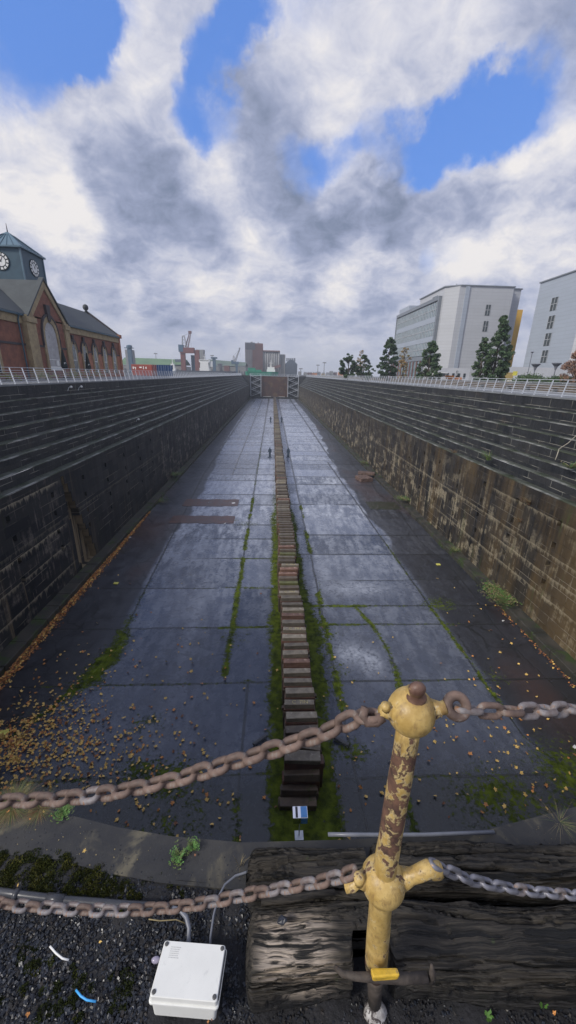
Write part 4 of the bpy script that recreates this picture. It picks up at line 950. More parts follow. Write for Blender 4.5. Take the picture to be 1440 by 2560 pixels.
# --- timber baulks
def woodmat():
    m = bpy.data.materials.new('weathered_black_timber'); m.use_nodes = True; n = NT(m.node_tree)
    out = n.new('ShaderNodeOutputMaterial'); b = n.new('ShaderNodeBsdfPrincipled'); n.l.new(b.outputs[0], out.inputs[0])
    c = n.coord('Object'); s = n.new('ShaderNodeSeparateXYZ', {0: c}); X, Y, Z = s.outputs
    wp = n.vmath('SCALE', n.vmath('SUBTRACT', n.noise(c, 5, 3, .5, 0, True), (.5, .5, .5)), sc=.05)
    cw = n.vmath('ADD', c, wp)
    g1 = n.noise(n.scl(cw, 2.0, 75, 75), 1, 6, .62, .4); g2 = n.noise(n.scl(cw, 6, 190, 190), 1, 4, .6)
    crack = n.rng(n.noise(n.scl(cw, 1.6, 42, 42, (3, 1, 2)), 1, 5, .55, .3), .56, .62)
    col = n.mix(n.rng(g1, .32, .66), (.005, .005, .005), (.045, .038, .030))
    col = n.mix(n.rng(g2, .45, .7, 0, .4), col, (.10, .088, .068))
    low = n.rng(Z, -.285, -.35); col = n.mix(n.math('MULTIPLY', low, .7), col, (.016, .016, .017))  # cast shadow on the low front faces, painted into the wood colour
    # bleached grain on the cut end left of the post
    bl = n.math('MULTIPLY', n.math('MULTIPLY', n.rng(X, -.05, .0), n.rng(X, .20, .12)), n.math('MULTIPLY', n.rng(Y, .50, .525), n.rng(Y, .66, .60)))
    col = n.mix(n.math('MULTIPLY', bl, n.rng(g1, .42, .58)), col, (.48, .40, .32))
    col = n.mix(n.rng(n.noise(c, 22, 5, .65), .66, .74, 0, .5), col, (.06, .085, .03))
    col = n.mix(crack, col, (.006, .006, .006))
    n.put(b.inputs['Base Color'], col); n.put(b.inputs['Roughness'], .62); b.inputs['Specular IOR Level'].default_value = .35
    h = n.math('SUBTRACT', n.math('ADD', n.math('MULTIPLY', g1, 1.4), n.math('MULTIPLY', g2, .4)), n.math('MULTIPLY', crack, 1.4))
    bp = n.new('ShaderNodeBump', {'Strength': 1.0, 'Distance': .009, 'Height': h}); n.l.new(bp.outputs[0], b.inputs['Normal'])
    return m
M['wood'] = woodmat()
def baulk(name, lab, x0, x1, yc, zc, hy, hz, seed, notches=(), sag=0.0, yfun=None, exp=3.2, grain=1.0):
    """a weathered baulk along x: rounded-rectangle section, displaced along its grain"""
    nx = int((x1 - x0) / .005); n = 150
    xs = np.linspace(x0, x1, nx); th = np.linspace(0, 2 * pi, n, endpoint=False)
    X, T = np.meshgrid(xs, th, indexing='ij')
    ct, st = np.cos(T), np.sin(T); e = 2 / exp
    A = np.sign(ct) * np.abs(ct) ** e; B = np.sign(st) * np.abs(st) ** e
    endt = np.clip((X - x0) / .028, 0, 1); endf = np.sqrt(1 - (1 - endt) ** 2) * .97 + .03
    w1 = 1 + (vnoise(X * 5, T * .8, seed, 3) - .5) * .22
    per = T * .16 / (2 * pi) * 8
    Tw = T + (vnoise(X * 3.2, T * .9, seed + 3, 3) - .5) * .8
    g = (vnoise(X * 3.0, Tw * 9, seed + 5, 5, .62) - .5) * .019 * grain
    crack = -sst(.60, .68, vnoise(X * 1.8, Tw * 7.5, seed + 9, 3, .4)) * .022 * grain - sst(.62, .68, vnoise(X * 3, Tw * 18, seed + 19, 2, .4)) * .008
    RY = hy * endf * w1 + g + crack; RZ = hz * endf * w1 + g * .9 + crack
    Yc = yc + (yfun(X) if yfun else 0)
    Y = Yc + A * RY; Z = zc + B * RZ + sag * np.sin((X - x0) * 3.1)
    for (xa, xb, depth, ya) in notches:     # cut from the top down on the near side
        k = sst(xa - .006, xa + .006, X) * (1 - sst(xb - .006, xb + .006, X)) * (Y < ya)
        Y = Y + k * np.clip(depth - (Y - (yc - hy)), 0, None)
    V = np.stack([X, Y, Z], -1).reshape(-1, 3)
    i = np.arange((nx - 1) * n); r_ = i // n; q = i % n; a = r_ * n + q; a2 = r_ * n + (q + 1) % n
    F = np.stack([a, a + n, a2 + n, a2], 1)
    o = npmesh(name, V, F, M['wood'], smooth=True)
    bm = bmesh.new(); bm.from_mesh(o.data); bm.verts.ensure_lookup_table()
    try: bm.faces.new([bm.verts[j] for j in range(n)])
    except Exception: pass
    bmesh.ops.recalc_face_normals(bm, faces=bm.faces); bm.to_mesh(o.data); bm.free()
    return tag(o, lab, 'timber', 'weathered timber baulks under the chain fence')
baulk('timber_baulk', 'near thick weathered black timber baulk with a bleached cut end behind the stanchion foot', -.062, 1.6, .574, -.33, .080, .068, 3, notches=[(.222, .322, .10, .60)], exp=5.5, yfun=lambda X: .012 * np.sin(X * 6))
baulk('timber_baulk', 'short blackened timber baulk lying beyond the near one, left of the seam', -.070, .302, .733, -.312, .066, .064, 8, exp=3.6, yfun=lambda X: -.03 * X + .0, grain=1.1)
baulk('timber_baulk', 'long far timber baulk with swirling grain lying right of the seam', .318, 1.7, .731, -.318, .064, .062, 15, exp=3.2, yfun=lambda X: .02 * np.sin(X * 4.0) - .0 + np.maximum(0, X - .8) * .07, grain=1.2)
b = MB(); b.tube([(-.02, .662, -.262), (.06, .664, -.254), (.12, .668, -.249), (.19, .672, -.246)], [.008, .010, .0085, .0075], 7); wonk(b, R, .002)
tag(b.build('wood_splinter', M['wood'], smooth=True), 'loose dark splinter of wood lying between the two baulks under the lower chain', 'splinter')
b = MB(); b.sphere((0, 0, 0), .014, 5, (1, .7, .8)); wonk(b, R, .002); o = b.build('grey_stone', M['slate_pale']); o.location = atZ(706, 2300, -.243); tag(o, 'small grey stone lying on the near timber baulk', 'stone')

# --- junction box
def rrect(x0, x1, y0, y1, r, n=4):
    pts = []
    for cx, cy, a0 in ((x1 - r, y1 - r, 0), (x0 + r, y1 - r, 90), (x0 + r, y0 + r, 180), (x1 - r, y0 + r, 270)):
        for i in range(n + 1): a = radians(a0 + 90 * i / n); pts.append((cx + r * cos(a), cy + r * sin(a)))
    return pts
def jbox():
    rt = empty('junction_box', 'off white plastic junction box lying on the gravel left of the timber baulks', 'junction box', (0, 0, 0))
    # corners of the lid, on a plane tilted a little towards the camera
    Zt = -.305
    A = atZ(412, 2352, Zt - .006); B_ = atZ(562, 2360, Zt - .006); C = atZ(545, 2508, Zt + .008); D_ = atZ(374, 2488, Zt + .008)
    o = (A + B_ + C + D_) / 4; ux = ((B_ - A) + (C - D_)).normalized(); uy = ((A - D_) + (B_ - C)); uy = (uy - ux * uy.dot(ux)).normalized(); uz = ux.cross(uy)
    w = ((B_ - A).length + (C - D_).length) / 4; h = ((A - D_).length + (B_ - C).length) / 4
    Mx = Matrix((ux, uy, uz)).transposed().to_4x4(); Mx.translation = o; rt.matrix_world = Mx
    def slab(x, y, z0, z1, r, z0s=1.0): 
        b = MB(); p1 = rrect(-x, x, -y, y, r); ch = .0018
        lay = [(z0, 1 * z0s), (z1 - ch, 1), (z1, 1 - ch / x)]
        b.ring_loft([[Vector((px * s, py * s, z)) for px, py in p1] for z, s in lay]); return b
    slab(w, h, -.017, 0, .006).build('lid', M['whitebox'], rt, smooth=False)
    slab(w + .0035, h + .0035, -.0235, -.0175, .008).build('rim', M['whitebox'], rt)
    slab(w - .001, h - .001, -.072, -.024, .008, .955).build('body', M['whitebox'], rt)
    b = MB(); b.bb(w + .0004, w + .002, -h * .8, h * .85, -.016, -.003); b.build('gap', M['darkplastic'], rt)
    for sx in (-1, 1):
        for sy in (-1, 1):
            b = MB(); b.lathe([(.0052, 0), (.0052, .0012), (.0042, .0022), (.0012, .0023)], (0, 0, 0), 12); sc = b.build('screw', mat('lid_screw', (.09, .09, .09), .4) if 'scr' not in M else M['scr'], rt, smooth=True); sc.location = (sx * (w - .008), sy * (h - .008), 0.0); M['scr'] = sc.data.materials[0]
    # faint worn printed label: rows of marks
    b = MB(); rr = random.Random(1)
    for row in range(6):
        x = -w + .022
        while x < -w + .046:
            L = rr.uniform(.0015, .004); b.add([(x, h - .014 - row * .0042, .0004), (x + L, h - .014 - row * .0042, .0004), (x + L, h - .0125 - row * .0042, .0004), (x, h - .0125 - row * .0042, .0004)], [(0, 1, 2, 3)]); x += L + .0012
    b.build('faded_print', mat('faded_grey_print', (.52, .52, .5), .5), rt, fix=False)
    return rt
jbox()
zg = -.372
def gp(px, py, dz=0.0): return atZ(px, py, zg + dz)
r = empty('grey_conduit', 'grey plastic conduit with couplings running left over the mossy gravel', 'conduit', (0, 0, 0))
def thick(pts, rad, name, m, parent=None, n=12): b = MB(); b.tube(pts, rad, n); return b.build(name, m, parent, smooth=True)
cp = [gp(-60, 2222, .02), gp(60, 2238, .02), gp(160, 2250, .02), gp(330, 2263, .02), gp(430, 2268, .022)]
thick(cp, .0105, 'pipe', M['conduit_dark'], r)
thick([gp(118, 2245, .02), gp(160, 2250, .02)], .0132, 'coupling', M['conduit_dark'], r); thick([gp(36, 2236, .02), gp(46, 2237, .02)], .0145, 'clip', M['conduit_dark'], r)
thick([gp(420, 2267, .022), gp(450, 2275, .024), gp(466, 2293, .022), gp(473, 2320, .012), gp(472, 2352, .006), gp(470, 2380, 0)], .0062, 'cable', M['conduit'], r)
o = thick([gp(640, 2172, .03), gp(612, 2182, .02), gp(588, 2190, .012), gp(562, 2212, .01), gp(545, 2245, .01), gp(534, 2290, .01), gp(526, 2345, .008), gp(525, 2380, 0)], .0036, 'thin_cable', M['conduit']); tag(o, 'thin grey cable curving from behind the timber down to the junction box', 'cable')
o = thick([atZ(820, 2086, -.345), atZ(900, 2087, -.345), atZ(1060, 2087, -.345), atZ(1235, 2080, -.350)], .0062, 'blue_grey_pipe', M['conduit']); tag(o, 'straight blue-grey pipe lying along the slab edge behind the baulks', 'pipe')
o = thick([gp(125, 2366, .012), gp(140, 2383, .012), gp(156, 2396, .013), gp(172, 2400, .012)], .0024, 'cable_tie', M['white']); tag(o, 'snipped white cable tie end on the gravel', 'cable tie', 'snipped cable ties on the gravel')
o = thick([gp(190, 2475, .012), gp(202, 2490, .013), gp(217, 2500, .013), gp(240, 2504, .012)], .0024, 'cable_tie', mat('blue_plastic', (.06, .35, .72), .4)); tag(o, 'snipped blue cable tie end on the gravel', 'cable tie', 'snipped cable ties on the gravel')
o = thick([gp(372, 2298, .015), gp(400, 2302, .016), gp(440, 2299, .017), gp(466, 2309, .012)], .0014, 'straw', M['grass_dry']); tag(o, 'dry curved straw under the lower chain', 'straw')
b = MB(); b.sphere((0, 0, 0), .010, 5, (1.3, .8, .8)); o = b.build('pebble', mat('lilac_pebble', (.35, .32, .42), .25), smooth=True); o.location = gp(390, 2400, .012); tag(o, 'shiny lilac pebble touching the left side of the junction box', 'pebble')
# --- gravel, moss, leaves, plants
def chips(name, lab, n, region, size, mats, seed, zfun, cat='gravel', probs=None, jit=.5):
    rng = np.random.default_rng(seed); V = []; F = []; mi = []
    base = np.array([(-1, -.8, -.35), (.9, -1, -.35), (1, .7, -.35), (-.7, 1, -.35), (-.7, -.6, .35), (.6, -.75, .35), (.75, .5, .35), (-.5, .7, .35)])
    q = np.array([(0, 3, 2, 1), (4, 5, 6, 7), (0, 1, 5, 4), (1, 2, 6, 5), (2, 3, 7, 6), (3, 0, 4, 7)])
    pts = region(rng, n); n = len(pts)
    s = size[0] + (size[1] - size[0]) * rng.random(n) ** 2.2
    for i in range(n):
        v = base * (1 + rng.uniform(-jit, jit, (8, 3)) * .6) * s[i]
        v[:, 1] *= rng.uniform(.55, 1)
        e = Euler((rng.normal() * .45, rng.normal() * .45, rng.uniform(0, 6.28))).to_matrix(); v = v @ np.array(e).T
        V.append(v + np.array((pts[i][0], pts[i][1], zfun(*pts[i]) + s[i] * .12)))
        F.append(q + 8 * i); mi.append(np.full(6, rng.choice(len(mats), p=probs)))
    o = npmesh(name, np.concatenate(V), np.concatenate(F), mats, np.concatenate(mi)); return tag(o, lab, cat, None, 'stuff')
def gz(x, y): return -.395 + .03 * float(sst(.6, .8, y)) * (x < 0)
EX = [h[0] for h in HEAD[4:18]]; EY = [h[1] for h in HEAD[4:18]]
def edge_y(x): return np.interp(x, EX, EY)
def reg_left(rng, n):
    x = rng.uniform(-1.25, -.03, n); y = rng.uniform(.40, .80, n); k = (y < edge_y(x) - .125) & ~((x > -.31) & (x < -.12) & (y > .47) & (y < .61)); return np.stack([x[k], y[k]], 1)
chips('slate_gravel', 'dark slate chippings covering the ground left of the baulks', 24000, reg_left, (.0014, .0068), [M['slate'], M['slate_pale'], M['slate_brown'], M['soil']], 1, gz, probs=[.62, .1, .13, .15])
def reg_slab(rng, n):
    x = rng.uniform(-1.1, 1.3, n); y = edge_y(x) - .125 * rng.random(n) ** .6; return np.stack([x, y - .003], 1)
chips('slab_grit', 'loose grit and tiny stones scattered on the edge slab', 1300, reg_slab, (.0006, .0026), [M['slate'], M['slate_pale'], M['slate_brown'], M['grass_dry']], 5, lambda x, y: -.36, probs=[.4, .25, .25, .1])
def reg_right(rng, n):
    x = rng.uniform(-.05, 1.2, n); y = rng.uniform(.36, .52, n); return np.stack([x, y], 1)
chips('soil_grit', 'dark grit on the shaded ground in front of the baulks', 3500, reg_right, (.0015, .005), [M['slate'], M['soil'], M['slate_brown']], 2, gz, probs=[.3, .5, .2])
def moss(name, lab, spots, mats, seed, dens=1.0):
    rng = np.random.default_rng(seed); V = []; F = []; mi = []; k = 0
    for (cx, cy, cz, r, h) in spots:
        nb = max(1, int(10 * dens * r / .03)); subs = [(cx + rng.normal() * r * .5, cy + rng.normal() * r * .38, r * rng.uniform(.28, .55)) for _ in range(nb)]
        for sx, sy, sr in subs:
            ml = rng.choice(len(mats))
            n = int(150 * dens * (sr / .012) ** 1.2) + 30
            u = rng.normal(size=(n, 3)); u[:, 2] = np.abs(u[:, 2]); u /= np.linalg.norm(u, axis=1)[:, None]
            p = np.stack([sx + u[:, 0] * sr, sy + u[:, 1] * sr, cz + u[:, 2] * h * .75 * sr / (r * .45) - .002], 1)
            d = u + rng.normal(size=(n, 3)) * .55; d /= np.linalg.norm(d, axis=1)[:, None]
            t = np.cross(d, rng.normal(size=(n, 3))); t /= np.linalg.norm(t, axis=1)[:, None] + 1e-9
            L = rng.uniform(.0022, .0048, n)[:, None]; w = L * .42
            v = np.stack([p - t * w, p + t * w, p + d * L + t * w * .4, p + d * L - t * w * .4], 1).reshape(-1, 3)
            V.append(v); F.append(np.arange(n * 4).reshape(n, 4) + k); k += n * 4
            m = np.full(n, ml); m[rng.random(n) < .2] = rng.choice(len(mats)); mi.append(m)
            # dark solid core
            M8 = 10; c = []
            for a in range(3):
                ph = a / 3 * pi / 2
                for j in range(M8): c.append((sx + cos(2 * pi * j / M8) * sr * .93 * cos(ph), sy + sin(2 * pi * j / M8) * sr * .93 * cos(ph), cz + sin(ph) * h * .7 * sr / (r * .45) - .003))
            V.append(np.array(c)); ff = [(a * M8 + j, a * M8 + (j + 1) % M8, (a + 1) * M8 + (j + 1) % M8, (a + 1) * M8 + j) for a in range(2) for j in range(M8)]
            F.append(np.array(ff) + k); k += len(c); mi.append(np.full(len(ff), len(mats) - 1))
    o = npmesh(name, np.concatenate(V), np.concatenate(F), mats, np.concatenate(mi)); return tag(o, lab, 'moss', None, 'stuff')
rr = random.Random(8); sp = []
for px, py, r, h in [(10, 2150, .05, .03), (60, 2160, .05, .03), (20, 2180, .05, .028), (110, 2168, .045, .026), (90, 2195, .05, .028), (150, 2175, .045, .028), (190, 2188, .04, .024), (30, 2205, .04, .022), (150, 2205, .045, .024), (210, 2205, .04, .022), (250, 2190, .04, .022), (240, 2222, .04, .02), (120, 2225, .035, .02), (270, 2215, .035, .02), (300, 2195, .03, .018),
                     (190, 2235, .03, .015), (320, 2225, .028, .018), (355, 2200, .022, .015), (395, 2188, .026, .02), (410, 2205, .024, .018), (345, 2240, .02, .014), (450, 2215, .02, .012), (500, 2205, .018, .012), (530, 2200, .016, .010),
                     (300, 2270, .014, .008), (230, 2180, .04, .02), (170, 2160, .04, .024), (5, 2120, .04, .02), (280, 2180, .03, .018), (430, 2180, .022, .014), (470, 2195, .02, .012)]:
    p = atZ(px, py, -.372); sp.append((p.x, p.y, -.375, r * .9, h))
for i in range(70):
    px = 620 * rr.random() ** 1.3; py = 2132 + px * .09 + rr.uniform(0, 1) * max(16, 96 - px * .13); p = atZ(px, py, -.372); sp.append((p.x, p.y, -.376, rr.uniform(.012, .034) * (1 - px / 1100), rr.uniform(.010, .022) * (1 - px / 1300)))
moss('moss_bank', 'olive green moss cushions along the edge of the slab', sp, [M['moss'], M['moss_olive'], M['moss_dark']], 3, 1.0)
sp = []
for px, py, r in [(45, 2345, .024), (90, 2365, .028), (40, 2385, .02), (75, 2420, .024), (110, 2410, .026), (190, 2430, .018), (205, 2450, .022), (215, 2470, .016), (130, 2480, .024), (160, 2510, .020), (140, 2525, .026), (95, 2540, .026), (315, 2455, .024), (300, 2475, .024), (280, 2440, .012), (10, 2310, .02), (10, 2500, .018), (200, 2550, .014), (255, 2395, .01), (290, 2520, .016), (60, 2470, .018)]:
    p = atZ(px, py, -.39); sp.append((p.x, p.y, -.397, r, .010))
moss('moss_patches', 'low dark moss patches scattered over the slate chippings', sp, [M['moss'], M['moss_dark'], M['moss_dark']], 4, .8)

# a real fallen leaf shape: five-lobed quads
def leaves(name, lab, P, size, seed, mats, probs, lift=.0, tilt=.35):
    rng = np.random.default_rng(seed); n = len(P); V = []; F = []; mi = []
    ang = np.array([0, 36, 72, 108, 144, 180, 216, 252, 288, 324]) * pi / 180; rad = np.array([1, .55, .95, .55, .7, .28, .7, .55, .95, .55])
    shp = np.stack([np.cos(ang) * rad, np.sin(ang) * rad, 0 * ang], 1)
    for i in range(n):
        s = rng.uniform(*size); v = shp * s * rng.uniform(.7, 1.1, (10, 1)); v[:, 2] = (rng.random(10) - .3) * s * .35; v[:, 1] *= rng.uniform(.6, 1)
        e = Euler((rng.normal() * tilt, rng.normal() * tilt, rng.uniform(0, 6.28))).to_matrix(); v = v @ np.array(e).T
        v[:, 2] -= v[:, 2].min()
        c = P[i] + np.array((0, 0, lift)); vv = np.vstack([v, v.mean(0)[None]]) + c
        V.append(vv); F.append(np.array([(10, j, j + 1, (j + 2) % 10) for j in range(0, 10, 2)]) + 11 * i); mi.append(np.full(5, rng.choice(len(mats), p=probs)))
    o = npmesh(name, np.concatenate(V), np.concatenate(F), mats, np.concatenate(mi)); return tag(o, lab, 'leaves', None, 'stuff')
rng = np.random.default_rng(21); LM = [M['leaf_y'], M['leaf_o'], M['leaf_b']]
n = 5200; y = 12.0 + (42 - 12.0) * rng.random(n) ** 1.25; wd = np.interp(y, [12, 20, 30, 42], [.5, .42, .34, .1]); x = XL + .04 + np.abs(rng.normal(size=n)) * wd * .55
leaves('leaf_drift', 'brown and orange leaves drifted along the foot of the left kerb', np.stack([x, y, np.full(n, ZF + .02) + rng.random(n) * .08 * np.interp(x - XL, [0, .5], [1, 0])], 1), (.06, .12), 5, LM, [.22, .43, .35])
P = []
for cx, cy, sx, sy, k in [(-10.9, 13.0, 1.1, .8, 330), (-9.8, 13.3, 1.3, 1.2, 260), (-9.2, 12.2, 1.8, .7, 200), (-7.5, 12.8, 2.2, 1.4, 170), (-10.6, 15.5, 1.4, 1.8, 110), (-8, 11.6, 1.6, .7, 110), (-5, 11.5, 2.5, 1.5, 70), (-6, 17, 4, 2.5, 40), (-4, 9.8, 2.3, .8, 45), (-11.0, 12.2, .6, .6, 130),
                          (0, 14, 6, 4, 45), (9, 11.5, 3.5, 1.6, 75), (11, 12.5, 2.2, 1.8, 60), (4, 9.6, 1.2, .5, 12), (6, 14, 4, 3, 25), (13, 14, 2, 3, 40), (-8, 22, 4, 4, 18), (14.6, 20, 1, 3, 20)]:
    q = np.stack([rng.normal(cx, sx, k), rng.normal(cy, sy, k)], 1); P.append(q[(q[:, 0] > XL + .1) & (q[:, 0] < XR - .1)])
P = np.concatenate(P); P = np.concatenate([P, np.full((len(P), 1), ZF + .03)], 1)
leaves('fallen_leaves', 'yellow and orange leaves scattered over the wet dock floor', P, (.06, .135), 6, LM, [.62, .28, .1])
n = 230; y = rng.uniform(13, 23, n); x = XR - .06 - np.abs(rng.normal(size=n)) * .16
leaves('leaf_drift', 'brown and yellow leaves along the foot of the right kerb', np.stack([x, y, np.full(n, ZF + .03)], 1), (.05, .1), 8, LM, [.2, .25, .55])
# a few leaves on the slab and gravel right in front
P = np.array([tuple(gp(a, b_, .02)) for a, b_ in [(600, 2096), (45, 2214), (70, 2535), (250, 2355), (520, 2556), (530, 2550), (488, 2138), (1160, 2468), (212, 2128), (1385, 2535), (60, 2010), (110, 2030), (95, 1995), (130, 2040), (75, 2048), (20, 2030)]])
leaves('small_leaves', 'a few small yellow and orange leaves on the near ground', P, (.004, .009), 9, LM, [.5, .4, .1])

def tuft(name, lab, cat, c, n, h, spread, m, seed, broad=0, group=None, lean=(0, 0)):
    """grass tuft or small herb: curved blades, or leaflets on short stems"""
    rng = np.random.default_rng(seed); V = []; F = []; k = 0; mats = m if isinstance(m, list) else [m]; mi = []
    for i in range(n):
        a = rng.uniform(0, 6.28); r0 = spread * .35 * rng.random(); L = h * rng.uniform(.5, 1.1); out_ = spread * rng.uniform(.2, 1.1)
        b0 = np.array([cos(a) * r0, sin(a) * r0, 0.]); w = L * (.022 if not broad else .012); side = np.array([-sin(a), cos(a), 0]) * max(w, h * .012); seg = 5
        pts = [b0 + np.array([cos(a) * out_ * (t ** 1.6) + lean[0] * t * t, sin(a) * out_ * (t ** 1.6) + lean[1] * t * t, L * (t - .25 * t * t)]) for t in np.linspace(0, 1, seg)]
        for j, p in enumerate(pts): ww = side * (1 - j / (seg - .7)); V += [p - ww, p + ww]
        F += [(k + 2 * j, k + 2 * j + 1, k + 2 * j + 3, k + 2 * j + 2) for j in range(seg - 1)]; k += 2 * seg; g = rng.integers(len(mats)); mi += [g] * (seg - 1)
        if broad:
            for j in range(1, seg):
                for s_ in (-1, 1):
                    p = pts[j]; d = np.array([cos(a + s_ * 1.2), sin(a + s_ * 1.2), .35]) * broad * rng.uniform(.6, 1.1); q = np.cross(d, (0, 0, 1)); q = q / np.linalg.norm(q) * broad * .32
                    V += [p, p + d * .5 - q, p + d, p + d * .5 + q]; F.append((k, k + 1, k + 2, k + 3)); k += 4; mi.append(g)
    o = npmesh(name, np.array(V) + np.array([0, 0, 0]), np.array(F), mats, np.array(mi)); o.location = c; return tag(o, lab, cat, group)
tuft('grass_tuft', 'shaggy green and brown grass tuft with fallen leaves on the edge at far left', 'grass', atZ(30, 2015, -.36), 1500, .026, .085, [M['grass'], M['grass_dry'], M['leaf_b'], M['grass']], 1)
tuft('grass_tuft', 'second grass tuft on the edge, left of the bright green herb', 'grass', atZ(100, 2022, -.36), 900, .020, .065, [M['grass'], M['grass_dry'], M['leaf_b']], 2)
tuft('herb', 'bright green low herb at the tip of the grassy edge', 'plant', atZ(160, 2030, -.36), 90, .018, .034, [M['leafgreen'], M['grass']], 3, .006)
tuft('herb', 'small green weed with round leaves growing on the slab', 'plant', atZ(448, 2140, -.36), 26, .018, .03, [M['leafgreen'], M['grass']], 4, .008)
tuft('herb', 'bushy dark green weed just beyond the round-leaved one on the slab', 'plant', atZ(482, 2122, -.36), 40, .035, .018, [M['leafgreen'], M['grass']], 5, .006)
tuft('dry_stalks', 'pale dry stalks against the end of the far baulk', 'plant', atZ(600, 2165, -.36), 9, .06, .03, [M['grass_dry']], 6)
tuft('grass_tuft', 'thin green grass growing behind the far baulk on the right', 'grass', atZ(1400, 2055, -.32), 70, .03, .09, [M['grass'], M['grass_dry']], 7)
tuft('herb', 'tiny green seedling in the grit at lower right', 'plant', atZ(1355, 2515, -.38), 5, .025, .012, [M['leafgreen']], 8, .01)
tuft('herb', 'tiny green sprout in the grit below the near baulk', 'plant', atZ(1215, 2545, -.39), 4, .02, .008, [M['leafgreen']], 9, .008)
# plants on the dock walls and kerbs
PG = 'plants growing on the dock walls'
for i, (px, py, X, n, h, s, lab, ln) in enumerate([
    (1220, 1150, 17.0, 90, .9, .8, 'green drooping tuft on the right wall above the rust streak', (-.3, -.2)), (1138, 1378, 16.6, 160, .5, 1.0, 'low green tuft on the right kerb opposite the yellow plate', (-.2, 0)), (1262, 1500, 16.6, 220, .5, 1.1, 'bright green clump on the right kerb below the pale wall patch', (-.3, 0)),
    (1240, 1478, 16.7, 140, .4, .9, 'grassy tuft on the right kerb just beyond the bright clump', (-.2, 0)), (1322, 1262, 17.05, 80, .7, .5, 'pale grassy tuft hanging from a joint in the right wall', (-.4, -.2)), (1300, 1305, 17.05, 60, .5, .4, 'faded small tuft lower on the right wall', (-.3, -.2)),
    (1012, 1250, 16.6, 120, .35, 1.0, 'low weeds on the right kerb by the silt patch', (0, 0)), (913, 1162, 16.7, 90, .8, .9, 'green weed at the foot of the right wall near the loose blocks', (0, 0)), (1425, 1172, 17.9, 40, .5, .5, 'small weed on a right step near the rope end', (0, 0)),
    (437, 1190, -14.4, 120, .6, 1.0, 'green weed on the left kerb beyond the cover plates', (0, 0)), (385, 1255, -14.5, 160, .3, 1.5, 'low green weeds along the left kerb', (0, 0)), (1135, 1132, 17.2, 60, .5, .7, 'rusty brown dead plant on the right wall top', (-.3, -.2))]):
    tuft('wall_plant', lab, 'plant', atX(px, py, X), n, h, s, [M['grass'], M['leafgreen'], M['grass_dry']] if 'rusty' not in lab and 'faded' not in lab and 'pale grassy' not in lab else [M['grass_dry'], M['leaf_b']], 20 + i, .12 if 'weed' in lab or 'clump' in lab else 0, PG, ln)
ROPE = mat('pale_rope', (.34, .31, .25), .8)
o = thick([atX(1066, 982, 21.15), atX(1040, 1012, 20.2), atX(1020, 1035, 19.3), atX(1005, 1052, 18.6)], .035, 'rope', ROPE, None, 6); tag(o, 'pale rope hanging down the right steps, the farther one', 'rope', 'ropes on the right steps')
o = thick([atX(1446, 1084, 19.6), atX(1420, 1108, 19.0), atX(1398, 1122, 18.6), atX(1392, 1140, 18.3), atX(1388, 1150, 18.2)], .028, 'rope', ROPE, None, 6); tag(o, 'pale rope hanging down the right steps at the right edge', 'rope', 'ropes on the right steps')
# ------------------------------------------------------------------ pump house
M['brick'] = mat('red_brick', (.27, .115, .075), .85, col2=(.17, .068, .048), nscale=1.6, bump=.3, bscale=8, spots=(5, .6, .75, (.13, .05, .035)))
M['brick_orange'] = mat('orange_brick', (.36, .15, .09), .85, var=.25, nscale=1.2)
M['cream'] = mat('cream_brick', (.42, .33, .19), .85, col2=(.27, .205, .125), nscale=1.3, spots=(4, .6, .72, (.16, .13, .1)))
M['dkbrick'] = mat('dark_blue_brick', (.055, .045, .05), .7, var=.3)
M['slateroof'] = mat('slate_roof', (.075, .085, .088), .7, col2=(.045, .052, .055), nscale=.7, bump=.3, bscale=6, spots=(.8, .62, .72, (.12, .135, .12)))
M['bluetower'] = mat('blue_painted_panel', (.035, .08, .115), .5, var=.14, nscale=.8)
M['bluetower2'] = mat('blue_metal_roof', (.10, .17, .22), .4, var=.1, nscale=.8)
def glass(name, col, rough=.08):
    m = bpy.data.materials.new(name); m.use_nodes = True; n = NT(m.node_tree)
    out = n.new('ShaderNodeOutputMaterial'); b = n.new('ShaderNodeBsdfPrincipled'); n.l.new(b.outputs[0], out.inputs[0])
    c = n.coord('Object'); n.put(b.inputs['Base Color'], n.mix(n.rng(n.noise(c, .9, 3), .35, .65), tuple(x * .6 for x in col), col)); b.inputs['Roughness'].default_value = rough; b.inputs['Specular IOR Level'].default_value = .9
    return m
M['glass'] = glass('window_glass', (.05, .065, .07)); M['glassblue'] = glass('curtain_wall_glass', (.22, .30, .34), .12)
M['boarding'] = mat('pale_window_boarding', (.50, .50, .50), .7, col2=(.36, .34, .35), nscale=1.2, spots=(1.2, .6, .7, (.25, .22, .22)))
def arch_ring(yc, w_in, w_out, z0, zs, zt_in, zt_out, x0, x1, mb):
    """pointed-round arch band in the plane X; opening w_in wide, band out to w_out"""
    def prof(w, zt):
        pts = [(yc - w / 2, z0), (yc - w / 2, zs)]
        for i in range(1, 10): a = pi - pi * i / 10; pts.append((yc + w / 2 * cos(a), zs + (zt - zs) * sin(a) ** .85))
        return pts + [(yc + w / 2, zs), (yc + w / 2, z0)]
    A = prof(w_in, zt_in); B = prof(w_out, zt_out); n = len(A)
    for i in range(n - 1):
        q = [A[i], A[i + 1], B[i + 1], B[i]]
        mb.prism([(0, y, z) for y, z in q], (x0, 0, 0), (x1, 0, 0))
def arch_fill(yc, w, z0, zs, zt, x0, x1, mb):
    pts = [(yc - w / 2, z0), (yc - w / 2, zs)]
    for i in range(1, 10): a = pi - pi * i / 10; pts.append((yc + w / 2 * cos(a), zs + (zt - zs) * sin(a) ** .85))
    pts += [(yc + w / 2, zs), (yc + w / 2, z0)]; mb.prism([(0, y, z) for y, z in pts], (x0, 0, 0), (x1, 0, 0))
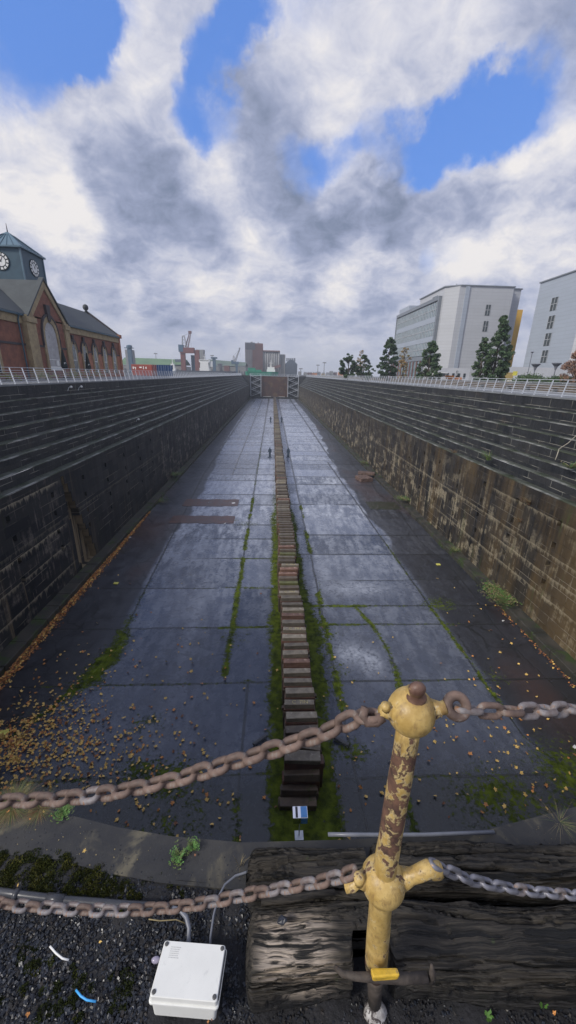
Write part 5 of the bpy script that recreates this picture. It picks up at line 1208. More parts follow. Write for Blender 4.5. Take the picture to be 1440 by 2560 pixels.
def pump_house():
    r = empty('pump_house', 'red brick pump house with cream trim and blue clock tower on the left quay', 'building', (0, 0, 0))
    X = -31.0; XB = -42.0; ev = 7.5
    b = MB(); b.bb(XB, X, 30, 54.8, 0, ev - .3); b.bb(XB, X, 63.6, 85.6, 0, ev - .25)
    b.prism([(X, 0, ev - .25), (XB, 0, ev - .25), (-36.5, 0, 11.5)], (0, 85.2, 0), (0, 85.6, 0))
    b.build('wall', M['brick'], r)
    b = MB(); b.prism([(0, 54.8, 0), (0, 63.6, 0), (0, 63.6, 7.4), (0, 59.2, 11.7), (0, 54.8, 7.4)], (XB + 4, 0, 0), (X + .45, 0, 0)); b.build('gable_wall', M['brick'], r)
    XG = X + .45
    for y0, y1, side in ((28, 85.4, 1),):
        b = MB(); b.prism([(X + .45, 0, ev - .02), (X + .45, 0, ev - .2), (-36.5, 0, 11.5), (-36.5, 0, 11.72)], (0, y0, 0), (0, y1, 0)); b.prism([(XB - .45, 0, ev - .02), (XB - .45, 0, ev - .2), (-36.5, 0, 11.5), (-36.5, 0, 11.72)], (0, y0, 0), (0, y1, 0)); b.build('roof', M['slateroof'], r)
    b = MB(); b.prism([(0, 54.2, 7.1), (0, 54.2, 7.35), (0, 59.2, 12.15), (0, 59.2, 11.85)], (-37, 0, 0), (XG - .2, 0, 0)); b.prism([(0, 64.2, 7.1), (0, 64.2, 7.35), (0, 59.2, 12.15), (0, 59.2, 11.85)], (-37, 0, 0), (XG - .2, 0, 0)); b.build('gable_roof', M['slateroof'], r)
    # cream verges of the gable, stone coping, corner piers and bands
    b = MB()
    for s in (-1, 1):
        yo = 59.2 + s * 5.1; b.prism([(0, yo, 6.9), (0, yo - s * .75, 6.9), (0, 59.2, 11.15), (0, 59.2, 12.2)], (XG - .2, 0, 0), (XG + .16, 0, 0))
    b.build('gable_verge', M['cream'], r)
    b = MB()
    for s in (-1, 1):
        yo = 59.2 + s * 5.3; b.prism([(0, yo, 7.0), (0, 59.2, 12.25), (0, 59.2, 12.5), (0, yo + s * .2, 7.05)], (XG - .3, 0, 0), (XG + .3, 0, 0))
    b.build('gable_coping', M['slateroof'], r)
    for y0, y1 in ((53.6, 55.6), (62.9, 64.2)):
        b = MB(); b.bb(X, XG + .22, y0, y1, 0, 7.4); b.bb(X, XG + .40, y0 - .1, y1 + .1, 6.6, 7.2); b.bb(X, XG + .32, y0 - .05, y1 + .05, 0, .8); b.build('corner_pier', M['cream'], r)
    for y0, y1 in ((64.2, 85.6), (30, 53.6)):
        b = MB(); b.bb(X, X + .2, y0, y1, ev - 1.15, ev - .25); b.build('cornice_band', M['cream'], r)
        b = MB(); b.bb(X + .002, X + .1, y0, y1, 3.85, 4.1); b.build('string_course', M['dkbrick'], r)
        b = MB(); b.bb(X + .1, X + .5, y0 - .1, y1 + .2, ev - .28, ev - .05); b.build('gutter', M['bluetower'], r)
    b = MB(); b.bb(XG + .002, XG + .1, 55.6, 57.0, 3.85, 4.1); b.bb(XG + .002, XG + .1, 61.2, 62.9, 3.85, 4.1); b.build('string_course', M['dkbrick'], r)
    b = MB(); b.bb(X + .002, X + .05, 64.2, 85.6, 0, 3.85); b.build('lower_brickwork', M['brick_orange'], r)
    b = MB(); b.bb(X - .3, X + .25, 85.0, 85.75, 0, ev + .3); b.bb(X - .4, X + .55, 84.9, 85.95, ev - .3, ev + .35); b.build('corner_pier', M['brick_orange'], r)
    def window(yc, x, w=1.35, sc=1.0):
        wd = bpy.data.objects.new('window', None); COL.objects.link(wd); wd.parent = r
        b = MB(); arch_fill(yc, w, .7, 3.5, 4.85, x, x + .06, b); b.build('pane', M['glass'], wd)
        b = MB(); arch_ring(yc, w - .12, w + .02, .7, 3.5, 4.75, 4.87, x, x + .09, b); b.bb(x, x + .09, yc + w / 2 - .2, yc + w / 2 - .08, 2.4, 4.3); b.bb(x, x + .08, yc - w / 2, yc + w / 2, 2.5, 2.58); b.build('frame', M['white'], wd)
        b = MB(); arch_ring(yc, w, w + .75, .5, 3.5, 4.87, 5.35, x, x + .14, b); b.build('surround', M['cream'], wd)
        b = MB(); arch_ring(yc, w + .76, w + 1.05, 3.6, 3.7, 5.36, 5.6, x, x + .2, b); b.prism([(0, yc - .16, 4.8), (0, yc + .16, 4.8), (0, yc + .28, 6.1), (0, yc - .28, 6.1)], (x, 0, 0), (x + .26, 0, 0)); b.build('hood', M['dkbrick'], wd)
    for yc in (65.9, 69.5, 73.4, 77.5, 81.9, 47.3, 42.5, 37): window(yc, X + .05)
    wd = bpy.data.objects.new('window', None); COL.objects.link(wd); wd.parent = r
    b = MB(); arch_fill(59.0, 3.0, 1.0, 5.0, 7.1, XG, XG + .06, b); b.build('boarding', M['boarding'], wd)
    b = MB(); b.bb(XG + .07, XG + .09, 57.6, 60.4, 2.35, 2.42); b.bb(XG + .07, XG + .1, 57.5, 60.5, 1.0, 1.5); b.build('panel_strip', M['white'], wd)
    b = MB(); b.bb(XG + .062, XG + .08, 59.5, 60.1, 1.6, 2.3); b.build('notice', M['white'], wd)
    b = MB(); arch_ring(59.0, 3.02, 4.0, .9, 5.0, 7.12, 7.85, XG, XG + .18, b); b.build('surround', M['cream'], wd)
    b = MB(); arch_ring(59.0, 4.02, 4.35, 4.1, 5.0, 7.86, 8.15, XG, XG + .25, b); b.prism([(0, 58.75, 7.2), (0, 59.25, 7.2), (0, 59.5, 9.2), (0, 58.5, 9.2)], (XG, 0, 0), (XG + .35, 0, 0)); b.build('hood', M['dkbrick'], wd)
    b = MB(); b.tube([(X + .55, 52.6, ev - .1), (X + .3, 52.6, ev - .8), (X + .3, 52.6, 0)], .09, 8); b.build('downpipe', M['bluetower'], r)
    b = MB(); b.lathe([(.1, 0), (.35, .1), (.2, .45), (.45, .65), (.52, .95), (.45, 1.3), (.2, 1.5), (.02, 1.52)], (-36.5, 85.3, 11.6), 14); b.build('ball_finial', M['slateroof'], r, smooth=True)
    b = MB(); b.prism([(X + .55, 0, ev + .1), (X + .55, 0, ev - .3), (-36.5, 0, 11.6), (-36.5, 0, 12.05)], (0, 85.2, 0), (0, 85.9, 0)); b.build('verge_coping', M['dkbrick'], r)
    # tower
    t = bpy.data.objects.new('clock_tower', None); COL.objects.link(t); t.parent = r
    x0, x1, y0, y1 = -40.6, -35.0, 63.5, 69.1; b = MB(); b.bb(x0, x1, y0, y1, 8, 17.0); b.build('tower_body', M['bluetower'], t)
    b = MB()
    for z in (11.0, 12.2): b.bb(x0 - .06, x1 + .06, y0 - .06, y1 + .06, z, z + .1)
    for xx in (x0, x1):
        for yy in (y0, y1): b.bb(xx - .1, xx + .1, yy - .1, yy + .1, 8, 17.0)
    b.build('tower_trim', M['bluetower2'], t)
    ax, ay, az = -37.8, 66.3, 19.4; e = .35
    b = MB(); cs = [(x0 - e, y0 - e, 17.0), (x1 + e, y0 - e, 17.0), (x1 + e, y1 + e, 17.0), (x0 - e, y1 + e, 17.0)]
    b.add(cs + [(ax, ay, az)] + [(x, y, 16.8) for x, y, z in cs], [(0, 1, 4), (1, 2, 4), (2, 3, 4), (3, 0, 4), (8, 7, 6, 5), (0, 5, 6, 1), (1, 6, 7, 2), (2, 7, 8, 3), (3, 8, 5, 0)]); b.build('tower_roof', M['bluetower2'], t)
    b = MB()
    for k in range(1, 7):
        f = k / 7; xx = x0 - e + (x1 - x0 + 2 * e) * f; b.beam((xx, y0 - e, 17.03), ((xx + ax) / 2 + (ax - xx) * .32, (y0 - e) * .2 + ay * .8, 17.0 * .2 + az * .8 + .03), .06)
        yy = y0 - e + (y1 - y0 + 2 * e) * f; b.beam((x1 + e, yy, 17.03), ((x1 + e) * .2 + ax * .8, yy * .2 + ay * .8, 17.0 * .2 + az * .8 + .03), .06)
    b.build('roof_seam', M['bluetower'], t)
    b = MB(); b.tube([(ax, ay, az - .1), (ax, ay, az + 1.0)], [.09, .03], 6); b.build('spike', M['dkbrick'], t)
    b = MB(); b.bb(x0 - .3, x1 + .3, y0 - .3, y1 + .3, 10.62, 10.8); b.build('flashing', M['cop'], t)
    for nm, org, ux, nrm in (('dock', (x1 + .01, 66.3, 14.95), Vector((0, 1, 0)), Vector((1, 0, 0))), ('near', (-37.8, y0 - .01, 15.1), Vector((1, 0, 0)), Vector((0, -1, 0)))):
        c = bpy.data.objects.new('clock_face', None); COL.objects.link(c); c.parent = t; O = Vector(org); U = Vector((0, 0, 1))
        def disc(rad, d0, d1, m, name):
            b = MB(); b.prism([O + ux * (rad * cos(2 * pi * i / 28)) + U * (rad * sin(2 * pi * i / 28)) for i in range(28)], nrm * d0, nrm * d1); b.build(name, m, c)
        disc(1.12, 0, .08, M['black'], 'rim'); disc(.62, .08, .11, M['white'], 'dial')
        b = MB()
        for k in range(12):
            a = 2 * pi * k / 12; rdir = ux * sin(a) + U * cos(a); td = ux * cos(a) - U * sin(a)
            q = [rdir * .74 - td * .13, rdir * .74 + td * .13, rdir * 1.02 + td * .18, rdir * 1.02 - td * .18]; b.prism([O + p for p in q], nrm * .08, nrm * .11)
        b.build('numeral_blocks', M['white'], c)
        b = MB()
        for ang, L in ((-25, .5), (30, .72)):
            a = radians(ang); rd = ux * sin(a) + U * cos(a); td = ux * cos(a) - U * sin(a); b.prism([O + q for q in (rd * -.12 - td * .05, rd * -.12 + td * .05, rd * L + td * .02, rd * L - td * .02)], nrm * .12, nrm * .14)
        b.build('hands', M['black'], c)
pump_house()
def parasol(px, Y, lab):
    p = atY(px, 925, Y); r = empty('closed_parasol', lab, 'parasol', (p.x, p.y, 0), 'closed black parasols on the terrace')
    b = MB(); b.tube([(0, 0, 0), (0, 0, 3.6)], .03, 8); b.build('pole', M['steel'], r)
    b = MB(); b.lathe([(.05, 3.65), (.1, 3.5), (.2, 2.9), (.33, 2.1), (.42, 1.5), (.30, 1.2), (.05, 1.15)], (0, 0, 0), 9); b.build('canopy', M['black'], r)
    b = MB(); b.box((.24, -.22, 1.9), (.03, .22, .22), rz=radians(-40)); b.build('logo_patch', M['white'], r)
    b = MB(); b.box((0, 0, .1), (.6, .6, .2)); b.build('base', M['darkplastic'], r)
parasol(163, 56, 'closed black parasol in front of the boarded gable window'); parasol(222, 66, 'closed black parasol in front of the narrow windows')
GT = mat('yellow_green_timber', (.30, .32, .12), .7)
def bench(px, Y, lab):
    p = atY(px, 938, Y); r = empty('picnic_table', lab, 'picnic table', (p.x, p.y, 0), 'picnic tables on the terrace', radians(90))
    b = MB(); b.box((0, 0, .74), (1.8, .75, .05)); b.build('table_top', GT, r)
    for s in (-1, 1): b = MB(); b.box((0, s * .7, .45), (1.8, .25, .05)); b.build('seat', GT, r)
    for s in (-1, 1):
        b = MB(); b.beam((s * .7, -.75, 0), (s * .7, -.2, .72), .08); b.beam((s * .7, .75, 0), (s * .7, .2, .72), .08); b.beam((s * .7, -.8, .4), (s * .7, .8, .4), .08, .05); b.build('frame', GT, r)
bench(120, 47, 'picnic table on the terrace left of the boarded window'); bench(178, 58, 'picnic table on the terrace beside the first parasol'); bench(205, 62, 'picnic table on the terrace between the two parasols'); bench(243, 70, 'picnic table on the terrace near the right end of the pump house')
bench(20, 40, 'picnic table on the terrace at the left edge')

# ------------------------------------------------------------------ far harbour
def boxp(name, lab, cat, px0, px1, pyt, Y, dep, m, group=None, z0=0.0, children=None):
    a = atY(px0, pyt, Y); c = atY(px1, pyt, Y); r = empty(name, lab, cat, ((a.x + c.x) / 2, Y, z0), group)
    w = c.x - a.x; h = (a.z + c.z) / 2 - z0
    b = MB(); b.bb(-w / 2, w / 2, 0, dep, 0, h); b.build('wall', m, r); return r, w, h
CW = {k: mat(k, v, .75, var=.15, nscale=.08) for k, v in dict(silo_grey=(.20, .20, .21), silo_pale=(.27, .27, .27), silo_brown=(.17, .085, .075), bin_blue=(.10, .125, .16), shed_wall=(.26, .26, .25), shed_green=(.115, .20, .10), shed_green_grey=(.11, .15, .12), crane_red=(.19, .07, .06), crane_blue=(.075, .13, .19), ship_green=(.04, .26, .17), cladding_dark=(.10, .11, .13), con_red=(.34, .085, .065), con_blue=(.05, .12, .27), orange=(.55, .2, .05), wall_yellow=(.45, .33, .12)).items()}
def ribs(r, w, h, y, n, m, name='rib', ww=.25):
    b = MB()
    for k in range(n + 1): x = -w / 2 + w * k / n; b.bb(x - ww, x + ww, y - .5, y - .01, 0, h)
    return b.build(name, m, r)
r, w, h = boxp('grain_tower', 'tall grain elevator tower, grey and red-brown, left of the silo row', 'silo', 613, 657, 858, 520, 20, CW['silo_brown'])
b = MB(); b.bb(-w / 2 - .2, -w / 2 + w * .40, -.3, -.02, 0, h); b.build('grey_face', CW['silo_grey'], r); b = MB(); b.bb(-w / 2, -w / 2 + w * .55, -.6, -.31, h * .80, h + .6); b.build('dark_band', CW['cladding_dark'], r); ribs(r, w, h * .98, -.62, 9, CW['silo_brown'], 'pilaster', .12)
b = MB(); b.bb(-w * .2, -w * .1, 5, 8, h, h + 2); b.bb(w * .2, w * .26, 5, 8, h, h + 1.5); b.build('roof_hut', CW['silo_grey'], r)
r, w, h = boxp('silo_row', 'long row of grey concrete grain silos right of the elevator tower', 'silo', 656, 700, 877, 522, 22, CW['silo_grey'])
for k in range(8):
    b = MB(); xx = -w / 2 + w * (k + .5) / 8; b.lathe([(w / 16.5, 0), (w / 16.5, h - 1)], (xx, 0, 0), 12); b.build('silo_cylinder', CW['silo_pale'] if k % 3 else CW['silo_grey'], r, smooth=True)
b = MB(); b.bb(-w / 2, w / 2, -2.5, 10, h - 1, h + .3); b.build('roof_gallery', CW['silo_brown'], r)
r, w, h = boxp('silo_block', 'pale square concrete silo block between the silo row and the dark bin', 'silo', 700, 713, 886, 524, 18, CW['silo_pale']); ribs(r, w, h, 0, 3, CW['silo_grey'])
r, w, h = boxp('grain_bin', 'dark blue-grey steel grain bin with a peaked roof, rightmost of the silos', 'silo', 713, 743, 910, 515, 18, CW['bin_blue'])
b = MB(); b.prism([(-w / 2, 0, h), (w / 2, 0, h), (w * .15, 0, h + 5), (-w * .15, 0, h + 5)], (0, 0, 0), (0, 18, 0)); b.build('roof', CW['bin_blue'], r); ribs(r, w, h, 0, 8, CW['cladding_dark'], ww=.15)
b = MB()
for k in range(5): b.bb(-w * .4 + k * w * .16, -w * .4 + k * w * .16 + 1.5, 2, 5, h + 3, h + 7)
b.build('roof_plant', CW['cladding_dark'], r)
r = empty('conveyor', 'slanting brown enclosed conveyor in front of the silos', 'conveyor', tuple(atY(690, 935, 505)))
b = MB(); A = atY(678, 921, 505) - atY(690, 935, 505); C_ = atY(702, 914, 505) - atY(690, 935, 505); b.beam(A, C_, 3, 3); b.build('gallery', CW['silo_brown'], r); b = MB()
for k in (0.05, .5, .95): p = A.lerp(C_, k); b.bb(p.x - .4, p.x + .4, -.4, .4, 0, p.z)
b.build('trestle', CW['silo_grey'], r)
def shed(lab, px0, px1, pyt0, pyt1, pye, Y, dep, mroof, seed):
    a = atY(px0, pyt0, Y + dep * .4); c = atY(px1, pyt1, Y + dep * .4); e0 = atY(px0, pye, Y); e1 = atY(px1, pye, Y)
    r = empty('harbour_shed', lab, 'warehouse', (0, 0, 0), 'long sheds on the far shore'); b = MB(); b.bb(e0.x, e1.x, Y, Y + dep, 0, min(e0.z, e1.z)); b.build('wall', CW['shed_wall'], r)
    b = MB(); b.add([(e0.x, Y - .5, e0.z), (e1.x, Y - .5, e1.z), (e1.x, Y + dep / 2, c.z), (e0.x, Y + dep / 2, a.z), (e0.x, Y + dep, e0.z), (e1.x, Y + dep, e1.z)], [(0, 1, 2, 3), (3, 2, 5, 4)]); b.build('roof', mroof, r)
    b = MB(); rr = random.Random(seed); n = 16
    for k in range(n): x = e0.x + (e1.x - e0.x) * (k + .3) / n; b.bb(x, x + (e1.x - e0.x) / n * rr.uniform(.3, .6), Y - .3, Y - .02, 0, rr.uniform(3, 5))
    b.build('door', CW['cladding_dark'], r)
shed('long harbour shed with a bright green roof, left of the red crane', 296, 458, 893, 899, 912, 430, 40, CW['shed_green'], 1)
shed('long harbour shed with a grey-green roof, between the ship and the silos', 515, 614, 898, 906, 915, 470, 40, CW['shed_green_grey'], 2)
boxp('harbour_tower', 'cream windowless tower block beside the blue column', 'building', 312, 327, 874, 400, 10, CW['silo_pale'])
r = empty('blue_column', 'tall blue steel loading column with a wide head, left of the green shed', 'tower', tuple(atY(331, 940, 380)))
b = MB(); hz = atY(331, 862, 380).z - r.location.z; b.box((0, 0, hz * .45), (3.4, 3, hz * .9)); b.build('shaft', CW['crane_blue'], r); b = MB(); b.lathe([(1.6, 0), (2.6, 1.6), (2.6, 3.2), (1.3, 3.8)], (0, 0, hz - 4), 8); b.build('head', CW['crane_blue'], r); b = MB(); b.bb(-4.2, 3.6, -1, 1, hz - 3, hz - 2.4); b.build('gallery', CW['crane_blue'], r)
boxp('harbour_tower', 'cream and brown tower behind the portal crane and the ship', 'building', 489, 508, 874, 500, 12, CW['silo_pale'])
boxp('harbour_building', 'blue-grey stepped building left of the portal crane', 'building', 437, 456, 898, 440, 14, CW['bin_blue']); boxp('harbour_building', 'small pale building right of the white ship', 'building', 543, 553, 909, 455, 10, CW['silo_pale']); boxp('harbour_building', 'brown hut with pipes between the shed and the small crane', 'building', 560, 573, 914, 450, 10, CW['silo_brown'])
r = empty('blue_column', 'slim blue hopper column right of the white ship', 'tower', tuple(atY(537, 940, 450))); b = MB(); b.box((0, 0, 9), (3, 3, 18)); b.build('shaft', CW['crane_blue'], r); b = MB(); b.box((0, 0, 18.4), (6.5, 4, 1.6)); b.build('head', CW['crane_blue'], r)
def lattice(b, A, B, w0, w1, n, t):
    A = Vector(A); B = Vector(B); d = (B - A).normalized(); q = d.cross(Vector((0, 1, 0))).normalized(); ring = []
    for k in range(n + 1):
        f = k / n; c = A.lerp(B, f); w = w0 + (w1 - w0) * f; ring.append([c + q * w + Vector((0, w, 0)), c + q * w - Vector((0, w, 0)), c - q * w - Vector((0, w, 0)), c - q * w + Vector((0, w, 0))])
    for j in range(4): b.beam(ring[0][j], ring[-1][j], t)
    for k in range(n):
        for j in range(4): b.beam(ring[k][j], ring[k + 1][(j + 1) % 4], t * .6)
def crane(lab, px, Y, s, mp, jib_to, mj, two=True):
    o = atY(px, 935, Y); r = empty('portal_crane', lab, 'crane', (o.x, Y, 0), 'harbour cranes on the far shore')
    for sx in ((-1, 1) if two else (0,)):
        b = MB(); b.bb(sx * 7 * s - 2.2 * s, sx * 7 * s + 2.2 * s, -2 * s, 2 * s, 0, 22 * s); b.build('leg', mp, r)
    b = MB(); b.bb(-9.5 * s, 4.5 * s, -3 * s, 3 * s, 19 * s, 24 * s); b.build('platform', mp, r)
    b = MB(); b.bb(-10.5 * s, -6 * s, -3.2 * s, 2 * s, 20 * s, 26.5 * s); b.build('cab', CW['crane_blue'], r)
    b = MB(); lattice(b, (-5 * s, 0, 24 * s), (-5.5 * s, 0, 35 * s), 2.2 * s, .9 * s, 4, .35); b.build('mast', CW['silo_pale'], r)
    J = atY(*jib_to, Y); J = Vector((J.x - o.x, 0, J.z)); b = MB(); lattice(b, (-3 * s, 0, 24 * s), J, 1.5 * s, .6 * s, 12, .35); b.build('jib', mj, r)
    b = MB(); b.beam((-5.5 * s, 0, 35 * s), J, .15); b.beam(J, J + Vector((.5, 0, -14 * s)), .12); b.build('cable', CW['cladding_dark'], r)
    b = MB(); b.box(J + Vector((0, 0, .8)), (3 * s, 1.5 * s, 2.4 * s)); b.build('jib_head', mj, r)
crane('red portal crane with a pale lattice jib pointing up', 478, 420, 1.0, CW['crane_red'], (475, 833), CW['silo_brown'])
crane('small blue-grey crane with a short jib left of the grain tower', 592, 460, .55, CW['crane_blue'], (599, 873), CW['silo_grey'], False)
boxp('hopper', 'dark blue hopper tower standing between the red crane legs', 'tower', 477, 485, 888, 425, 6, CW['crane_blue'])
def ship(lab, px, Y, L, hull, sx, m2=None, bow=False):
    o = atY(px, 935, Y); r = empty('ship', lab, 'ship', (o.x, Y, -1.6), 'ships in the harbour'); S = .85 if not m2 else .55
    n = 10; b = MB()
    top = [(-L / 2, -4), (-L * .45, -5), (L * .3, -5), (L * .45, -2.5), (L / 2, 0), (L * .45, 2.5), (L * .3, 5), (-L * .45, 5), (-L / 2, 4)]
    b.ring_loft([[Vector((x * .96, y * .8, 0)) for x, y in top], [Vector((x, y, 4.2)) for x, y in top]]); b.build('hull', hull, r)
    h0 = 4.2
    for k, (w, d, h) in enumerate([(11 * S, 8 * S, 3 * S), (9.5 * S, 7.6 * S, 3 * S), (9 * S, 7 * S, 3 * S), (11.5 * S, 6 * S, 2.8 * S)]):
        b = MB(); b.bb(sx - w / 2, sx + w / 2, -d / 2, d / 2, h0, h0 + h); b.build('superstructure', M['white'], r)
        b = MB(); b.bb(sx - w / 2 * .9, sx + w / 2 * .9, -d / 2 - .05, -d / 2 - .01, h0 + h * .45, h0 + h * .7)
        if k == 3: b.build('bridge_window', M['glass'], r)
        h0 += h
        if m2 and k == 1: break
    b = MB(); b.tube([(sx, 0, h0), (sx, 0, h0 + 5)], [.3, .12], 6); b.bb(sx - 1.6, sx + 1.6, -.1, .1, h0 + 2.6, h0 + 2.8); b.build('mast', M['white'], r)
    if not m2: b = MB(); b.bb(sx + 5, sx + 7.5, -1.5, 1.5, 8, 13); b.build('funnel', M['white'], r)
    else: b = MB(); b.bb(-L * .42, -L * .2, -4, 4, 4.2, 6.6); b.bb(-L * .2, sx - 7, -3.8, 3.8, 4.2, 5.4); b.build('hatch', hull, r)
ship('white ship superstructure right of the red crane', 513, 398, 60, CW['cladding_dark'], 0)
ship('green cargo ship with a small white wheelhouse in front of the silos', 655, 300, 24, CW['ship_green'], 6.5, 1)
r = empty('white_boat', 'small white boat with a mast seen bow-on, right of the blue containers', 'boat', tuple(Vector((atY(432, 935, 300).x, 300, -1.6))))
b = MB(); b.ring_loft([[Vector((x, y, z)) for x, y in ((-1.6 * s, 3), (-1.7 * s, 0), (0, -3.5 * s), (1.7 * s, 0), (1.6 * s, 3))] for z, s in ((0, .5), (3.6, 1))]); b.build('hull', M['white'], r)
b = MB(); b.prism([(-1.9, 0, 3.6), (1.9, 0, 3.6), (1.0, 0, 8.2), (-1.0, 0, 8.2)], (0, 0, 0), (0, 3, 0)); b.build('wheelhouse', M['white'], r); b = MB(); b.bb(-.55, .55, -.05, -.01, 4.2, 7.2); b.build('windscreen', M['glass'], r); b = MB(); b.tube([(0, 1.5, 8.2), (0, 1.5, 13.5)], [.3, .05], 6); b.build('mast', M['white'], r)
def container(px0, px1, pyt, Y, rz, m, lab, marks=False):
    p = atY((px0 + px1) / 2, 928, Y); L, W, H = 6.06, 2.44, 2.75; r = empty('shipping_container', lab, 'container', (p.x, p.y, 0), 'shipping containers left of the dock gate', radians(rz))
    b = MB(); b.bb(-L / 2, L / 2, -W / 2, W / 2, .12, H)
    b.build('body', m, r); b = MB()
    for k in range(26): x = -L / 2 + .15 + k * (L - .3) / 25; b.bb(x - .05, x + .05, -W / 2 - .04, -W / 2 - .005, .25, H - .15)
    b.build('corrugation', m, r)
    b = MB(); b.bb(L / 2 + .005, L / 2 + .05, -.03, .03, .2, H - .1); b.bb(L / 2 + .005, L / 2 + .06, -W * .3, -W * .3 + .05, .2, H - .1); b.bb(L / 2 + .005, L / 2 + .06, W * .3, W * .3 + .05, .2, H - .1); b.build('door_bar', M['steel'], r)
    if marks:
        b = MB()
        for x0, x1, z0, z1 in ((-2.6, -2.3, 1.6, 2.2), (-2.1, -1.6, 1.9, 2.1), (-1.9, -1.7, 1.5, 2.0), (-.6, .1, 1.9, 2.2), (.5, .7, 1.6, 2.3), (1.2, 1.5, 1.7, 2.2)): b.bb(x0, x1, -W / 2 - .06, -W / 2 - .045, z0, z1)
        b.build('marking', M['white'], r)
container(344, 380, 913, 108, -18, CW['con_red'], 'red shipping container with worn white marks', True)
container(380, 400, 915, 111, -48, CW['con_blue'], 'blue shipping container next to the red one'); container(398, 420, 916, 113, -52, CW['con_blue'], 'darker blue shipping container, the farther of the two blue ones')
def mast(px, py, Y, lab, arms=1):
    p = atY(px, py, Y); r = empty('light_mast', lab, 'lamp mast', (p.x, Y, 0), 'tall light masts on the far shore'); b = MB(); b.tube([(0, 0, 0), (0, 0, p.z)], [.5, .3], 6); b.build('pole', CW['silo_grey'], r)
    b = MB(); b.bb(-2.2, 2.2, -.8, .8, p.z - .5, p.z + .6); b.build('lamp_head', CW['silo_grey'], r)
mast(811, 907, 520, 'light mast right of the grain bin, the taller of the pair'); mast(795, 913, 560, 'thinner light mast left of the tall one'); mast(530, 889, 560, 'light mast with a wide head above the grey-green shed'); mast(389, 884, 560, 'light mast above the bright green shed'); mast(752, 922, 500, 'short mast just right of the grain bin')
rr = random.Random(31); cols = ['silo_pale', 'shed_wall', 'silo_brown', 'orange', 'silo_grey', 'wall_yellow']
for k in range(11):
    px0 = 748 + k * 11 + rr.uniform(-2, 2); wpx = rr.uniform(7, 13); c = cols[k % 6]
    r, w, h = boxp('distant_warehouse', 'low distant %s shed on the far shore, %s from the grain bin' % ({'silo_pale': 'pale', 'shed_wall': 'beige', 'silo_brown': 'brown', 'orange': 'orange', 'silo_grey': 'grey', 'wall_yellow': 'yellowish'}[c], ordinal(k + 1)), 'warehouse', px0, px0 + wpx, 935 + (px0 - 682) * .0227 - rr.uniform(4, 9), 620 + k * 6, 10, CW[c], 'low sheds on the far shore')
    b = MB(); b.prism([(-w / 2, -.2, h), (w / 2, -.2, h), (w / 2, 5, h + 1.2), (-w / 2, 5, h + 1.2)], (0, 0, 0), (0, 0, .2)); b.build('roof', CW['silo_grey'], r)

# ------------------------------------------------------------------ right-hand buildings
def cladding(name, col, lines=.82, rowh=1.05):
    m = bpy.data.materials.new(name); m.use_nodes = True; n = NT(m.node_tree)
    out = n.new('ShaderNodeOutputMaterial'); b = n.new('ShaderNodeBsdfPrincipled'); n.l.new(b.outputs[0], out.inputs[0])
    c = n.coord('Object'); s = n.new('ShaderNodeSeparateXYZ', {0: c}); zz = n.math('FRACT', n.math('DIVIDE', s.outputs[2], rowh)); ln = n.rng(zz, .90, .96)
    xx = n.math('FRACT', n.math('DIVIDE', n.math('ADD', s.outputs[0], s.outputs[1]), 5.2)); ln2 = n.math('MULTIPLY', n.rng(xx, .975, .985), .5)
    cc = n.mix(n.rng(n.noise(n.scl(c, .12, .12, .5), 1, 4), .3, .7), tuple(x * .93 for x in col), col); cc = n.mix(n.math('MULTIPLY', n.math('MAXIMUM', ln, ln2), 1 - lines + .18), cc, tuple(x * .45 for x in col))
    n.put(b.inputs['Base Color'], cc); b.inputs['Roughness'].default_value = .45; return m
M['clad'] = cladding('pale_grey_cladding', (.47, .48, .50)); M['clad2'] = cladding('blue_grey_cladding', (.36, .40, .46)); M['clad3'] = cladding('mid_grey_panels', (.19, .21, .235))
def win(parent, o, ux, nrm, w, h, mull=2):
    wd = bpy.data.objects.new('window', None); COL.objects.link(wd); wd.parent = parent; O = Vector(o); U = Vector((0, 0, 1)); ux = Vector(ux); nrm = Vector(nrm)
    q = lambda a, b_, c, d: [O + ux * a + U * c, O + ux * b_ + U * c, O + ux * b_ + U * d, O + ux * a + U * d]
    b = MB(); b.prism(q(-w / 2, w / 2, 0, h), nrm * .01, nrm * .06); b.build('pane', M['glass'], wd)
    b = MB()
    for a, b_, c, d in ((-w / 2, -w / 2 + .12, 0, h), (w / 2 - .12, w / 2, 0, h), (-.06, .06, 0, h), (-w / 2, w / 2, h * .5, h * .5 + .12)): b.prism(q(a, b_, c, d), nrm * .065, nrm * .12)
    b.build('frame', M['clad'], wd)
